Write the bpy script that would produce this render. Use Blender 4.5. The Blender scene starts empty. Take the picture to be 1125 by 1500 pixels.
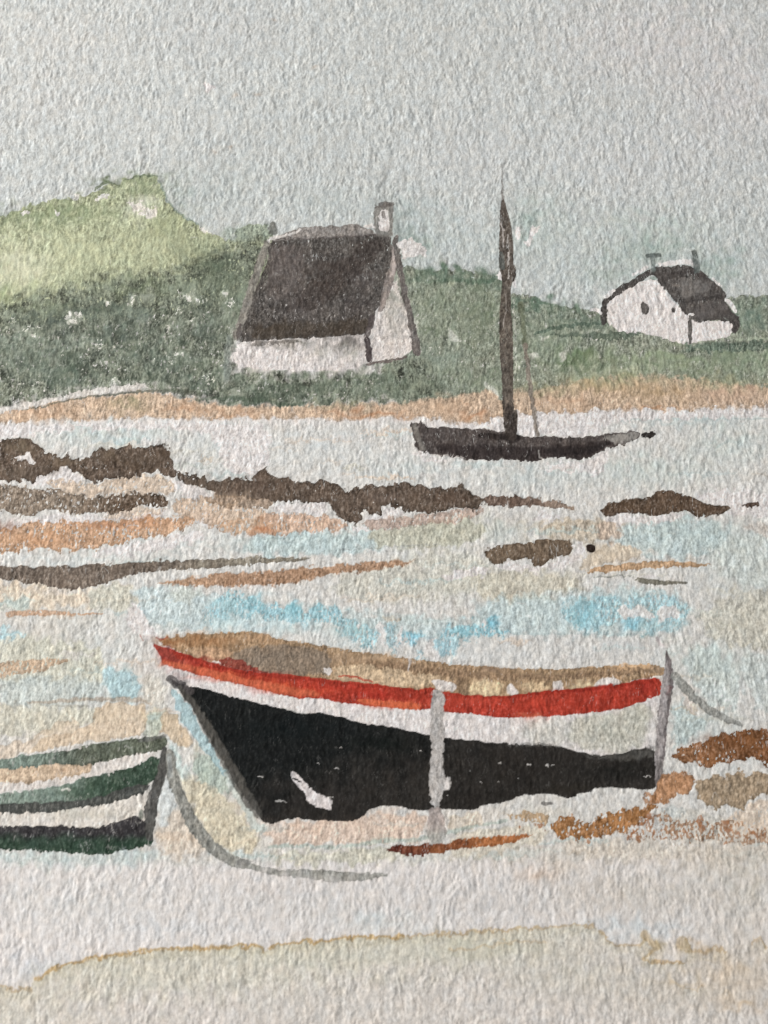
# Close-up of a small watercolour (harbour with boats and cottages) on rough cold-pressed paper.
# One real sheet: sculpted paper relief, thin paint films lying on it, window light from the side.
import bpy, math
import numpy as np

R = math.radians
sc = bpy.context.scene
col = sc.collection
rng = np.random.default_rng(11)

# ------------------------------------------------------------------ camera geometry
PITCH = R(15.0); TANH = 0.40; D0 = 0.1875          # tilt, tan(half vertical fov), distance along the axis (m)
ct, st = math.cos(PITCH), math.sin(PITCH)
CAM = np.array([0.0, -D0 * st, D0 * ct])

def to_photo(X, Y):
    """paper point (m) -> coordinates on the 1125 x 1500 photograph the strokes were measured on"""
    ry, rz = Y - CAM[1], -CAM[2]
    dep = ry * st - rz * ct
    up = ry * ct + rz * st
    return 562.5 + X / dep / TANH * 750.0, 750.0 - up / dep / TANH * 750.0

# ------------------------------------------------------------------ paper grid
H = 0.000122
def axis(lo, hi, ext):
    a = np.arange(lo, hi, H)
    e = [0.0]; s = H
    while e[-1] < ext:
        s = min(s * 1.10, H * 9); e.append(e[-1] + s)
    e = np.array(e[1:])
    return np.concatenate([lo - e[::-1], a, a[-1] + e])
xs = axis(-0.0650, 0.0650, 0.035)
ys = axis(-0.0735, 0.0860, 0.035)
X, Y = np.meshgrid(xs, ys)
X = X.astype(np.float32); Y = Y.astype(np.float32)
NY, NX = X.shape
PX, PY = to_photo(X, Y)
PX = PX.astype(np.float32); PY = PY.astype(np.float32)
MX = X * 1000.0; MY = Y * 1000.0                    # millimetres

# ------------------------------------------------------------------ noise
_tabs = {}
def perlin(x, y, seed):
    if seed not in _tabs:
        a = np.random.default_rng(seed + 500).random((256, 256)) * 2 * np.pi
        _tabs[seed] = (np.cos(a).astype(np.float32).ravel(), np.sin(a).astype(np.float32).ravel())
    gx, gy = _tabs[seed]
    xf = np.floor(x); yf = np.floor(y)
    fx = (x - xf).astype(np.float32); fy = (y - yf).astype(np.float32)
    xi = xf.astype(np.int32) & 255; yi = yf.astype(np.int32) & 255
    x1 = (xi + 1) & 255; y1 = ((yi + 1) & 255) << 8; y0 = yi << 8
    u = fx * fx * fx * (fx * (fx * 6 - 15) + 10); v = fy * fy * fy * (fy * (fy * 6 - 15) + 10)
    i = y0 + xi; n00 = gx[i] * fx + gy[i] * fy
    i = y0 + x1; n10 = gx[i] * (fx - 1) + gy[i] * fy
    i = y1 + xi; n01 = gx[i] * fx + gy[i] * (fy - 1)
    i = y1 + x1; n11 = gx[i] * (fx - 1) + gy[i] * (fy - 1)
    a = n00 + u * (n10 - n00); b = n01 + u * (n11 - n01)
    return (a + v * (b - a)) * 1.5
def sstep(a, b, x):
    t = np.clip((x - a) / (b - a), 0, 1); return t * t * (3 - 2 * t)

# ------------------------------------------------------------------ paper relief (mm)
def relief():
    # felt-marked cold-pressed surface: short upright grains and dimples that lean a little either way
    ang = perlin(MX / 7.0, MY / 7.0, 4) * 0.75
    jx = perlin(MX / 2.2, MY / 2.6, 1) * 0.22; jy = perlin(MX / 2.3, MY / 2.5, 3) * 0.25
    x = MX + jx; y = MY + jy
    def g(k, sx, sy, seed):
        return perlin((x + k * y) / sx, (y - k * x) / sy, seed)
    sel = sstep(-0.2, 0.2, ang)
    a = g(0.05, 0.95, 1.65, 6)
    b = g(0.26, 0.52, 1.02, 7) * sel + g(-0.24, 0.52, 1.0, 8) * (1 - sel)
    c = g(0.0, 0.42, 0.80, 9)
    d = g(0.20, 0.27, 0.46, 10) * sel + g(-0.22, 0.27, 0.46, 11) * (1 - sel)
    cre = 1 - np.abs(g(0.12, 0.85, 1.9, 15)) * 2.4              # thin creases
    pit = perlin(MX / 1.9, MY / 2.2, 12)
    big = perlin(MX / 6.5, MY / 8.0, 13)
    amp = 1 + 0.8 * perlin(MX / 4.0, MY / 4.5, 16)
    e = perlin(x / 1.45, y / 1.9, 44)
    h = amp * (0.060 * a + 0.036 * b + 0.028 * c + 0.018 * d + 0.012 * cre) + 0.058 * e + 0.045 * pit + 0.05 * big
    h = h - 0.045 * sstep(0.30, 0.75, g(0.1, 0.62, 0.95, 18)) - 0.022 * sstep(0.25, 0.6, g(0.0, 0.34, 0.5, 19))
    return h.astype(np.float32), (b * 0.7 + c * 0.8 + d * 0.9 + perlin(MX / 0.20, MY / 0.26, 17) * 0.8).astype(np.float32)
HGT, GRAIN = relief()
GRAIN = GRAIN / GRAIN.std()

# fields the brush edges follow
def warp_fields(seed):
    a = perlin(MX / 1.25, MY / 1.25, seed); b = perlin(MX / 0.48, MY / 0.48, seed + 1)
    return (a, b)
W1X, W2X = warp_fields(20)
W1Y, W2Y = warp_fields(24)
N_BIG = perlin(MX / 4.2, MY / 4.2, 30)
N_MID = perlin(MX / 1.6, MY / 1.6, 31)
N_FIN = perlin(MX / 0.30, MY / 0.40, 32)
N_SPK = perlin(MX / 0.36, MY / 0.58, 33)
N_CLU = perlin(MX / 2.4, MY / 2.0, 34)
EDGE = sstep(-0.35, 0.45, perlin(MX / 2.8, MY / 2.2, 35)) * 1.1 + 0.12          # calm and ragged stretches of a brush edge
_f = np.abs(perlin((MX + 0.10 * MY + perlin(MX / 2, MY / 2, 38) * .4) / 0.62, MY / 3.4, 36))
FIB = (1 - sstep(0.0, 0.075, _f)) * sstep(0.05, 0.45, perlin(MX / 1.6, MY / 1.6, 37))   # glints on upright fibres, put into the colour by thinning the paint
del _f

# ------------------------------------------------------------------ colour
def lin(c):
    c = np.asarray(c, np.float32) / 255.0
    return np.where(c <= 0.04045, c / 12.92, ((c + 0.055) / 1.055) ** 2.4).astype(np.float32)
KALB = 1.10
def pig(c):
    c = np.asarray(c, np.float32); ch = c.max() - c.min(); m = c @ np.array([.3, .59, .11], np.float32)
    if c[2] > c[0] + 8: c = c + np.array([1, 1, -4], np.float32)
    k0 = 0.80 if (c[1] > c[0] and c[1] > c[2]) else 0.95
    k = k0 + (1 - k0) * float(np.clip((ch - 55) / 50, 0, 1))       # earth-muted palette
    return np.clip(lin(m + (c - m) * k) * KALB, 0.0, 0.86)

PAPER = pig((223, 217, 213))
COL = np.empty((NY, NX, 3), np.float32)
COL[:] = PAPER
COL *= (1 + 0.025 * N_BIG + 0.012 * N_MID)[..., None]
OWN = np.zeros((NY, NX), np.int16)
PARTS = ['']                                         # 0 = bare paper
def pid(name):
    if name not in PARTS: PARTS.append(name)
    return PARTS.index(name)

colmin = PX.min(axis=0); colmax = PX.max(axis=0); rowy = PY[:, 0]
def window(x0, y0, x1, y1):
    r = np.where((rowy >= y0) & (rowy <= y1))[0]
    c = np.where((colmax >= x0) & (colmin <= x1))[0]
    if len(r) == 0 or len(c) == 0: return None
    return slice(r[0], r[-1] + 1), slice(c[0], c[-1] + 1)

def chaikin(p, closed=True, n=1):
    p = np.asarray(p, float)
    for _ in range(n):
        if closed:
            q = np.roll(p, -1, axis=0)
            p = np.stack([p * .78 + q * .22, p * .22 + q * .78], 1).reshape(-1, p.shape[1])
        else:
            a, b = p[:-1], p[1:]
            m = np.stack([a * .75 + b * .25, a * .25 + b * .75], 1).reshape(-1, p.shape[1])
            p = np.concatenate([p[:1], m, p[-1:]])
    return p

def sd_poly(p, x, y):
    d = np.full(x.shape, 1e12, np.float32); ins = np.zeros(x.shape, bool)
    q = np.roll(p, -1, axis=0)
    for (ax, ay), (bx, by) in zip(p.astype(np.float32), q.astype(np.float32)):
        ex, ey = bx - ax, by - ay
        L = ex * ex + ey * ey
        if L < 1e-9: continue
        dx, dy = x - ax, y - ay
        t = np.clip((dx * ex + dy * ey) / L, 0, 1)
        ux, uy = dx - t * ex, dy - t * ey
        np.minimum(d, ux * ux + uy * uy, out=d)
        if ay != by:
            c = ((ay > y) != (by > y)) & (x < (bx - ax) * (y - ay) / (by - ay) + ax)
            ins ^= c
    d = np.sqrt(d)
    return np.where(ins, d, -d)                      # positive inside
def sd_line(p, x, y):
    d = np.full(x.shape, -1e6, np.float32)
    for a, b in zip(p[:-1].astype(np.float32), p[1:].astype(np.float32)):
        ex, ey = b[0] - a[0], b[1] - a[1]
        L = max(ex * ex + ey * ey, 1e-6)
        t = np.clip(((x - a[0]) * ex + (y - a[1]) * ey) / L, 0, 1)
        dist = np.hypot(x - a[0] - t * ex, y - a[1] - t * ey)
        np.maximum(d, (a[2] + (b[2] - a[2]) * t) * 0.5 - dist, out=d)
    return d

def lay(part, sl, s, c, dens=1.0, feather=1.6, rim=0.25, rimw=3.0, gran=0.06, var=0.08, dry=0.0, speck=0.0,
        grad=None, own=True, fib=.42, mul=False, rimcol=None, patch=None):
    a = sstep(-feather * .5, feather * .5, s)
    g = GRAIN[sl]
    if dry > 0:                                      # dry brush: pigment only on the high grain
        t = N_SPK[sl] * 1.5 + g * 0.30 + N_CLU[sl] * 0.7
        a = a * sstep(-0.12, 0.10, t + 1.1 - dry * 2.0)
    if speck > 0:                                    # specks the brush skipped
        t = N_SPK[sl] * 1.3 + N_CLU[sl] * 0.5 + g * 0.17
        a = a * (1 - 0.85 * sstep(1.22 - speck, 1.60 - speck, t))
    a = a * (1 - fib * FIB[sl])
    a = np.clip(a * dens * (1 - gran * 0.5 * np.clip(g, -2, 2) * (0.6 if dens > .8 else 1.0)), 0, 1)
    cc = pig(c)[None, None, :]
    if grad is not None:
        c2, x0, y0, x1, y1 = grad
        ex, ey = x1 - x0, y1 - y0
        t = ((PX[sl] - x0) * ex + (PY[sl] - y0) * ey) / (ex * ex + ey * ey) + 0.22 * N_MID[sl] + 0.15 * N_BIG[sl]
        t = sstep(0, 1, t)[..., None]
        cc = cc * (1 - t) + pig(c2)[None, None, :] * t
    f = 1 + var * (N_BIG[sl] * 1.2 + N_MID[sl] * 1.3 + N_FIN[sl] * 0.9) + gran * 1.25 * np.clip(g, -2.2, 2.6)
    if rim > 0:                                      # pigment gathers along the drying edge
        f = f * (1 - rim * np.exp(-(np.clip(s, 0, None) / rimw) ** 2) * (0.75 + 0.9 * N_CLU[sl]))
    cc = cc * np.clip(f, 0.25, 1.6)[..., None]
    A = a[..., None]
    if mul: COL[sl] = COL[sl] * (1 - A + A * cc / PAPER)
    else:   COL[sl] = COL[sl] * (1 - A) + cc * A
    if own:
        o = OWN[sl]; o[a > 0.42 * min(1.0, dens)] = pid(part)

def wcoords(sl, rough, fine):
    return (PX[sl] + rough * 1.7 * W1X[sl] + fine * 1.9 * W2X[sl] * EDGE[sl],
            PY[sl] + rough * 1.7 * W1Y[sl] + fine * 1.9 * W2Y[sl] * EDGE[sl] + 0.3 * fine * GRAIN[sl])
def S(part, pts, c, rough=2.2, fine=1.3, sm=1, pad=14, **k):
    p = chaikin(pts, True, sm) if sm else np.asarray(pts, float)
    sl = window(p[:, 0].min() - pad, p[:, 1].min() - pad, p[:, 0].max() + pad, p[:, 1].max() + pad)
    if sl is None: return
    x, y = wcoords(sl, rough, fine)
    lay(part, sl, sd_poly(p, x, y), c, **k)
def L(part, pts, c, rough=1.2, fine=0.9, sm=1, **k):
    p = chaikin(pts, False, sm) if sm else np.asarray(pts, float)
    w = p[:, 2].max() + 12
    sl = window(p[:, 0].min() - w, p[:, 1].min() - w, p[:, 0].max() + w, p[:, 1].max() + w)
    if sl is None: return
    x, y = wcoords(sl, rough, fine)
    lay(part, sl, sd_line(p, x, y), c, **k)
def B(cx, cy, rx, ry, c, dens=0.5, rough=10):
    """soft bloom of colour inside the washes"""
    sl = window(cx - rx * 2.3, cy - ry * 2.3, cx + rx * 2.3, cy + ry * 2.3)
    if sl is None: return
    x = PX[sl] + rough * (W1X[sl] + 1.6 * N_CLU[sl]); y = PY[sl] + rough * (W1Y[sl] + 1.6 * N_MID[sl])
    a = np.exp(-((x - cx) / rx) ** 2 * 1.3 - ((y - cy) / ry) ** 2 * 1.3) * dens
    a = np.clip(a * (1 + 0.5 * N_MID[sl] - 0.05 * GRAIN[sl]), 0, 1)[..., None]
    COL[sl] = COL[sl] * (1 - a) + pig(c) * a

E0, E1 = -420, 1545                                  # where washes run on past the photograph
WHITE = (223, 216, 212)

# ================================================================== THE PAINTING
# ---- sky
S('sky', [(E0, -420), (E1, -420), (E1, 470), (900, 480), (640, 440), (300, 420), (E0, 420)], (199, 202, 199), feather=40, rim=0, gran=0.04, var=0.06, pad=60)
for b in [(90, 60, 150, 60, (210, 207, 202), .5), (330, 40, 130, 60, (196, 197, 195), .6), (640, 70, 180, 70, (199, 200, 196), .6), (960, 60, 170, 80, (208, 203, 201), .6),
          (250, 180, 140, 70, (204, 205, 201), .5), (440, 210, 160, 70, (193, 196, 193), .6), (690, 220, 110, 80, (201, 202, 200), .6), (930, 230, 170, 70, (204, 205, 204), .6),
          (330, 280, 60, 50, (187, 193, 189), .7), (480, 300, 90, 35, (186, 193, 190), .7), (620, 330, 70, 50, (184, 194, 191), .7), (700, 360, 80, 35, (186, 195, 192), .6),
          (790, 330, 60, 60, (184, 196, 194), .6), (840, 400, 70, 40, (190, 199, 197), .6), (960, 340, 100, 35, (184, 195, 193), .75), (1080, 380, 60, 50, (194, 201, 199), .7),
          (266, 290, 28, 40, (164, 176, 170), .55), (120, 240, 120, 40, (198, 200, 196), .5), (580, 355, 22, 50, (158, 172, 166), .5), (560, 275, 12, 40, (150, 150, 146), .45), (575, 330, 28, 34, (140, 152, 147), .5),
          (604, 362, 26, 20, (160, 174, 168), .7), (900, 398, 50, 26, (168, 182, 178), .75), (960, 366, 60, 18, (166, 182, 178), .8), (1060, 395, 36, 26, (164, 180, 176), .75), (1040, 395, 40, 22, (160, 176, 172), .5), (1080, 140, 100, 80, (210, 205, 204), .5), (60, 150, 90, 50, (206, 204, 200), .5)]:
    B(*b)
S('sky', [(295, 122), (302, 118), (315, 127), (308, 132), (302, 136)], (226, 219, 216), rim=0, own=False)
for x, y in [(345, 140), (378, 138), (315, 220), (336, 218), (402, 30), (462, 98)]:
    B(x, y, 5, 4, (185, 165, 145), .45, 3)

# ---- far hill, left
S('hill', [(E0, 360), (-60, 330), (0, 318), (20, 311), (39, 305), (53, 296), (84, 293), (114, 288), (139, 281), (171, 270), (199, 256), (228, 256), (235, 270), (242, 291), (260, 312), (284, 327),
           (313, 343), (338, 355), (350, 330), (388, 327), (402, 345), (396, 420), (300, 460), (E0, 500)], (172, 178, 140), rough=3, rim=.28, rimw=5, gran=.13, var=.15)
for b in [(30, 395, 60, 45, (208, 208, 180), .9), (120, 370, 70, 40, (192, 196, 156), .75), (230, 360, 60, 35, (186, 189, 150), .7), (205, 305, 30, 22, (207, 208, 186), .7),
          (100, 310, 90, 14, (132, 146, 106), .7), (210, 268, 40, 14, (140, 152, 116), .8), (50, 320, 60, 12, (142, 154, 116), .7), (155, 268, 18, 9, (110, 122, 92), .85), (240, 330, 30, 25, (160, 167, 124), .6),
          (60, 430, 70, 18, (178, 186, 140), .5), (0, 440, 30, 14, (166, 178, 130), .7), (280, 365, 30, 22, (158, 164, 128), .7)]:
    B(*b)
S('hill', [(316, 342), (350, 329), (388, 327), (404, 335), (398, 350), (345, 357)], (152, 165, 150), rim=.05, gran=.1, var=.12, dens=.7, feather=9, own=False)
S('hill', [(182, 294), (195, 295), (208, 301), (220, 304), (229, 303), (226, 311), (230, 318), (220, 320), (205, 314), (193, 308)], (220, 212, 203), dens=.88, feather=4, rim=0, rough=4, fine=3, own=False)
for p in [[(136, 291), (150, 285), (160, 282), (158, 287), (140, 294)], [(80, 306), (88, 312), (86, 317), (79, 311)], [(30, 312), (44, 306), (46, 312), (36, 315)], [(288, 329), (300, 335), (314, 344), (305, 344)], [(106, 290), (112, 286), (118, 290), (110, 294)]]:
    S('hill', p, (220, 215, 208), rim=0, dens=.95, own=False, feather=1.8, fine=2.4)
L('hill', [(140, 276, 4), (155, 267, 7), (168, 270, 3)], (104, 118, 86), dens=.8, own=False)
L('hill', [(186, 263, 2), (205, 257, 3.5), (230, 258, 3)], (110, 124, 100), dens=.7, own=False)
L('hill', [(234, 265, 3), (243, 291, 4), (262, 314, 4), (290, 329, 3)], (128, 148, 138), dens=.6, own=False)

# ---- right-hand grassy bank behind the cottages
S('bank', [(585, 389), (610, 395), (642, 396), (667, 393), (699, 398), (719, 404), (735, 414), (752, 432), (779, 433), (799, 442), (819, 448), (860, 453), (890, 456), (1064, 440), (1076, 435),
           (1104, 432), (1125, 436), (1200, 450), (E1, 460), (E1, 585), (1125, 580), (982, 570), (845, 575), (760, 590), (690, 595), (560, 600), (560, 400)],
  (143, 149, 130), rough=2.6, rim=.25, rimw=6, gran=.15, var=.15, speck=.36)
for b in [(650, 402, 70, 12, (96, 120, 100), .8), (715, 412, 24, 14, (80, 108, 88), .7), (790, 446, 50, 10, (96, 124, 108), .75), (850, 470, 60, 14, (104, 128, 114), .6), (650, 450, 50, 35, (134, 146, 122), .6),
          (705, 470, 30, 45, (122, 134, 108), .6), (640, 530, 50, 35, (134, 148, 130), .6), (850, 525, 50, 18, (104, 124, 84), .75), (835, 530, 20, 14, (88, 112, 74), .6), (980, 530, 120, 15, (148, 162, 126), .8),
          (1100, 530, 60, 16, (142, 158, 128), .8), (800, 500, 50, 30, (136, 152, 128), .6), (1100, 465, 40, 22, (112, 134, 118), .8), (700, 560, 60, 16, (130, 142, 118), .6), (610, 560, 30, 25, (112, 126, 104), .6), (915, 545, 60, 12, (176, 182, 148), .6), (860, 550, 30, 8, (184, 188, 154), .6)]:
    B(*b)
for p in [[(655, 482), (662, 480), (668, 490), (676, 500), (664, 502), (658, 495)], [(776, 518), (784, 516), (788, 524), (780, 528)], [(818, 516), (828, 512), (830, 526), (822, 529)], [(790, 493), (806, 490), (804, 496), (792, 497)],
          [(604, 470), (610, 468), (613, 482), (608, 484)], [(707, 559), (718, 561), (731, 576), (732, 592), (726, 588), (716, 570)]]:
    S('bank', p, (206, 206, 194), rim=0, dens=.85, feather=4, own=False)
for k in range(90):
    x, y = rng.uniform(610, 1125), rng.uniform(420, 560)
    if y < 470 and 740 < x < 1100: continue
    B(x, y, rng.uniform(4, 14), rng.uniform(4, 9), [(110, 124, 98), (118, 132, 106), (158, 166, 142), (96, 114, 90)][rng.integers(4)], rng.uniform(.25, .55), 6)
L('bank', [(752, 447, 7), (775, 437, 5), (800, 443, 4)], (104, 128, 108), dens=.55, own=False)
L('bank', [(783, 490, 3), (800, 483, 6), (830, 478, 6), (862, 474, 5), (885, 474, 3)], (88, 108, 92), dens=.8, own=False, rim=.1)
L('bank', [(630, 414, 5), (660, 409, 6), (700, 413, 6), (722, 412, 7)], (84, 110, 88), dens=.6, own=False, feather=5, rim=0)

# ---- dark shrubbery, left of and below the cottage
S('shrubs', [(E0, 470), (0, 448), (50, 428), (110, 418), (160, 402), (230, 398), (284, 388), (312, 372), (330, 362), (377, 352), (396, 358), (380, 420), (352, 490), (338, 515), (340, 538), (420, 545), (520, 544), (600, 528),
              (625, 530), (640, 560), (655, 588), (580, 590), (470, 598), (410, 600), (300, 592), (225, 566), (150, 573), (60, 588), (0, 600), (E0, 640)],
  (120, 126, 108), rough=7, fine=2, feather=26, rim=0, gran=.19, var=.46, speck=.48)
for b in [(320, 400, 50, 40, (98, 110, 88), .7), (140, 455, 60, 16, (84, 97, 84), .75), (75, 475, 40, 18, (82, 94, 84), .7), (200, 480, 60, 20, (102, 112, 98), .6), (60, 530, 60, 35, (116, 130, 114), .6), (170, 500, 30, 18, (78, 92, 82), .7),
          (110, 550, 40, 20, (92, 108, 94), .7), (230, 530, 60, 28, (110, 124, 108), .6), (300, 480, 40, 40, (100, 112, 98), .6), (300, 560, 60, 14, (100, 116, 100), .6), (450, 570, 90, 14, (102, 116, 98), .7), (570, 565, 50, 20, (116, 130, 110), .6),
          (20, 500, 30, 25, (130, 144, 128), .5), (120, 500, 30, 14, (146, 158, 142), .6), (340, 440, 20, 30, (122, 134, 112), .7), (270, 430, 30, 14, (134, 146, 128), .5), (200, 455, 30, 10, (138, 150, 132), .5), (370, 585, 50, 8, (84, 100, 84), .7), (200, 420, 80, 14, (136, 148, 114), .5), (60, 450, 50, 12, (140, 152, 120), .5)]:
    B(*b)
for k in range(170):                                  # leaf-like dabs, dark and light
    x, y = rng.uniform(-20, 350), rng.uniform(430, 585)
    if y < 470 - x * .25 or y > 592 - max(0, 200 - abs(x - 150)) * .1: continue
    c = [(76, 90, 74), (84, 96, 84), (92, 106, 86), (148, 158, 138), (136, 148, 132), (160, 166, 148)][rng.integers(6)]
    B(x, y, rng.uniform(3, 11), rng.uniform(3, 7), c, rng.uniform(.3, .7), 5)
for k in range(60):
    x, y = rng.uniform(340, 660), rng.uniform(545, 588)
    B(x, y, rng.uniform(3, 9), rng.uniform(3, 6), [(84, 98, 80), (96, 110, 92), (144, 154, 134)][rng.integers(3)], rng.uniform(.3, .6), 5)
for (x, y, r) in [(110, 465, 9), (104, 470, 6), (195, 438, 5), (190, 445, 4), (160, 446, 4), (266, 433, 6), (282, 436, 7), (293, 442, 6), (264, 455, 5), (255, 463, 4), (145, 507, 5), (168, 508, 4), (40, 484, 5), (50, 490, 4), (60, 482, 3),
                  (247, 481, 4), (262, 520, 5), (252, 528, 4), (280, 470, 5), (310, 555, 6), (300, 552, 4), (58, 562, 5), (48, 568, 3), (80, 577, 3), (30, 560, 3), (20, 470, 3), (90, 520, 3), (170, 560, 5), (330, 430, 5), (338, 442, 6), (300, 460, 4), (225, 528, 3), (240, 515, 3), (10, 485, 3)]:
    k = rng.uniform(-1, 1, 12)
    pts = [(x + r * 1.3 * (1 + .45 * k[i]) * math.cos(i * 1.047), y + r * .9 * (1 + .45 * k[i + 6]) * math.sin(i * 1.047)) for i in range(6)]
    S('shrubs', pts, (176, 182, 162), rim=0, dens=.6, rough=4, fine=3, feather=4, own=False)
    for q in range(3 if r > 4 else 2):                # crisp bits of bare paper inside each pale dab
        ax, ay, s_ = x + rng.uniform(-r, r), y + rng.uniform(-r, r) * .8, rng.uniform(.22, .5) * r
        pp = [(ax + s_ * rng.uniform(.4, 1.7) * math.cos(i * 1.256 + q), ay + s_ * rng.uniform(.4, 1.7) * math.sin(i * 1.256 + q)) for i in range(5)]
        S('shrubs', pp, (222, 219, 209), rim=0, dens=.92, rough=2, fine=3, feather=1.6, sm=0, own=False)
L('shrubs', [(175, 478, 2), (200, 468, 3), (225, 452, 3)], (86, 100, 88), dens=.5, own=False)

# ---- sandy shore line
S('shore', [(E0, 640), (0, 606), (40, 598), (80, 592), (107, 583), (171, 578), (217, 572), (260, 582), (330, 594), (420, 596), (500, 592), (580, 592), (630, 584), (690, 578), (716, 568), (735, 590), (758, 569), (779, 576), (829, 562),
            (882, 552), (980, 550), (1060, 562), (1125, 566), (E1, 566), (E1, 594), (1125, 596), (1056, 598), (982, 600), (920, 599), (864, 602), (793, 607), (735, 609), (716, 619), (669, 621), (637, 613), (580, 612), (480, 615), (400, 612), (300, 613), (200, 612),
            (100, 616), (0, 620), (E0, 650)], (200, 175, 151), rough=3, fine=2, feather=7, rim=.14, rimw=3, gran=.12, var=.10)
for b in [(60, 605, 60, 10, (196, 160, 130), .6), (190, 592, 30, 12, (158, 152, 122), .6), (270, 598, 30, 8, (190, 146, 112), .6), (340, 605, 50, 6, (192, 150, 118), .5), (540, 606, 60, 6, (190, 140, 104), .7), (690, 608, 28, 8, (186, 138, 104), .7), (650, 595, 30, 10, (206, 172, 142), .6),
          (880, 565, 60, 9, (178, 160, 124), .8), (960, 575, 80, 12, (186, 160, 126), .7), (830, 590, 40, 9, (198, 164, 136), .6), (1070, 580, 60, 12, (196, 166, 144), .6), (960, 598, 40, 4, (196, 150, 112), .6), (900, 556, 90, 8, (156, 160, 120), .6), (1060, 560, 70, 10, (160, 160, 128), .6), (500, 593, 50, 5, (150, 146, 118), .6), (800, 571, 40, 8, (164, 160, 128), .6)]:
    B(*b, 6)
S('shore', [(-60, 612), (0, 599), (32, 590), (89, 580), (107, 574), (149, 568), (213, 561), (217, 567), (171, 577), (107, 582), (71, 592), (28, 600), (0, 606), (-60, 620)], (216, 210, 203), rough=1.6, rim=.1, dens=.95)
L('shore', [(30, 601, 1.6), (72, 594, 2), (110, 584, 2.4), (150, 579, 2.6), (190, 575, 3), (225, 572, 4), (262, 573, 7), (292, 578, 9)], (92, 98, 82), dens=.75, own=False, rim=0)
L('shore', [(288, 586, 3), (330, 582, 5), (380, 586, 7), (420, 594, 6), (450, 590, 3)], (84, 98, 80), dens=.7, own=False, rim=0, feather=3)

# ---- water and wet sand
S('water', [(E0, 655), (0, 622), (150, 624), (300, 618), (480, 620), (600, 617), (640, 632), (800, 620), (900, 608), (1125, 604), (E1, 602), (E1, 1250), (1125, 1240), (860, 1262), (560, 1262), (300, 1270), (0, 1262), (E0, 1270)],
  (214, 211, 206), rough=5, feather=12, rim=0, gran=.04, var=.045, pad=30)
for b in [(160, 640, 110, 18, (196, 208, 211), .8), (330, 650, 60, 25, (205, 213, 212), .6), (480, 660, 110, 28, (208, 212, 210), .6), (300, 690, 60, 18, (206, 210, 208), .5), (600, 690, 90, 18, (202, 210, 208), .7), (780, 700, 90, 24, (198, 206, 204), .7), (950, 690, 110, 28, (197, 207, 206), .7), (1070, 650, 70, 30, (197, 208, 208), .7), (1000, 616, 110, 8, (184, 200, 204), .7),
          (440, 790, 80, 14, (186, 206, 210), .8), (540, 792, 60, 10, (188, 204, 206), .7), (380, 800, 60, 10, (190, 206, 208), .6), (640, 782, 60, 14, (186, 186, 166), .7), (620, 820, 60, 14, (206, 208, 200), .6), (560, 850, 90, 16, (208, 208, 202), .6), (690, 770, 60, 16, (198, 194, 178), .6), (730, 780, 40, 18, (196, 206, 206), .6),
          (960, 780, 120, 18, (190, 206, 206), .7), (1060, 800, 70, 36, (196, 207, 206), .6), (1080, 850, 60, 40, (201, 206, 202), .6), (690, 850, 80, 25, (204, 204, 190), .7), (810, 775, 60, 10, (196, 186, 166), .7), (900, 775, 40, 10, (206, 186, 168), .6), (890, 810, 50, 14, (214, 198, 176), .7), (780, 850, 60, 14, (204, 200, 186), .6), (1090, 900, 50, 40, (204, 202, 192), .7),
          (110, 820, 130, 8, (208, 216, 218), .6), (250, 800, 90, 10, (204, 212, 214), .6), (60, 875, 100, 18, (210, 198, 178), .8), (170, 875, 60, 20, (204, 206, 194), .6), (20, 882, 40, 6, (186, 202, 198), .7), (110, 905, 90, 14, (206, 204, 196), .6), (60, 940, 80, 30, (208, 202, 190), .7), (60, 1000, 80, 20, (200, 208, 204), .7), (160, 1000, 50, 25, (186, 202, 204), .8), (140, 950, 60, 25, (204, 208, 204), .6), (215, 990, 25, 35, (212, 204, 196), .7),
          (60, 1060, 80, 22, (212, 200, 182), .75), (130, 1045, 60, 12, (198, 200, 186), .6), (30, 1030, 60, 12, (202, 204, 194), .6), (240, 900, 60, 20, (204, 214, 218), .7), (330, 920, 90, 14, (200, 214, 219), .7), (520, 950, 60, 12, (206, 214, 216), .6), (700, 950, 130, 20, (209, 211, 210), .6), (900, 950, 90, 14, (208, 208, 206), .6), (1050, 970, 70, 30, (198, 210, 208), .75), (1040, 1060, 50, 20, (196, 208, 208), .6),
          (300, 1140, 22, 30, (190, 196, 180), .7), (290, 1100, 20, 14, (200, 196, 178), .6), (320, 1190, 55, 40, (210, 198, 180), .85), (270, 1200, 30, 50, (208, 202, 192), .6), (245, 1240, 30, 20, (216, 198, 180), .5), (460, 1215, 90, 16, (220, 198, 182), .9), (580, 1208, 60, 16, (221, 198, 182), .9), (330, 1235, 60, 14, (206, 198, 180), .7), (470, 1252, 110, 8, (204, 200, 184), .7), (600, 1255, 50, 8, (206, 204, 190), .6),
          (760, 1250, 80, 18, (212, 200, 186), .7), (900, 1245, 90, 18, (214, 204, 192), .7), (1060, 1240, 70, 30, (214, 202, 186), .7), (720, 1190, 50, 14, (216, 208, 198), .7), (800, 1195, 50, 20, (212, 206, 194), .6), (1050, 1125, 60, 8, (204, 208, 204), .6), (990, 1200, 40, 14, (206, 208, 204), .6), (80, 1262, 90, 12, (194, 208, 208), .5), (190, 1255, 50, 12, (196, 208, 214), .7), (1000, 1010, 14, 40, (210, 205, 198), .5)]:
    B(*b)
def W(pts, c, dens=.8, feather=10, rim=.10, rough=6, fine=2.2, **k):
    S('water', pts, c, dens=dens, feather=feather, rim=rim, rimw=3, rough=rough, fine=fine, gran=.08, var=.09, own=False, **k)
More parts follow.
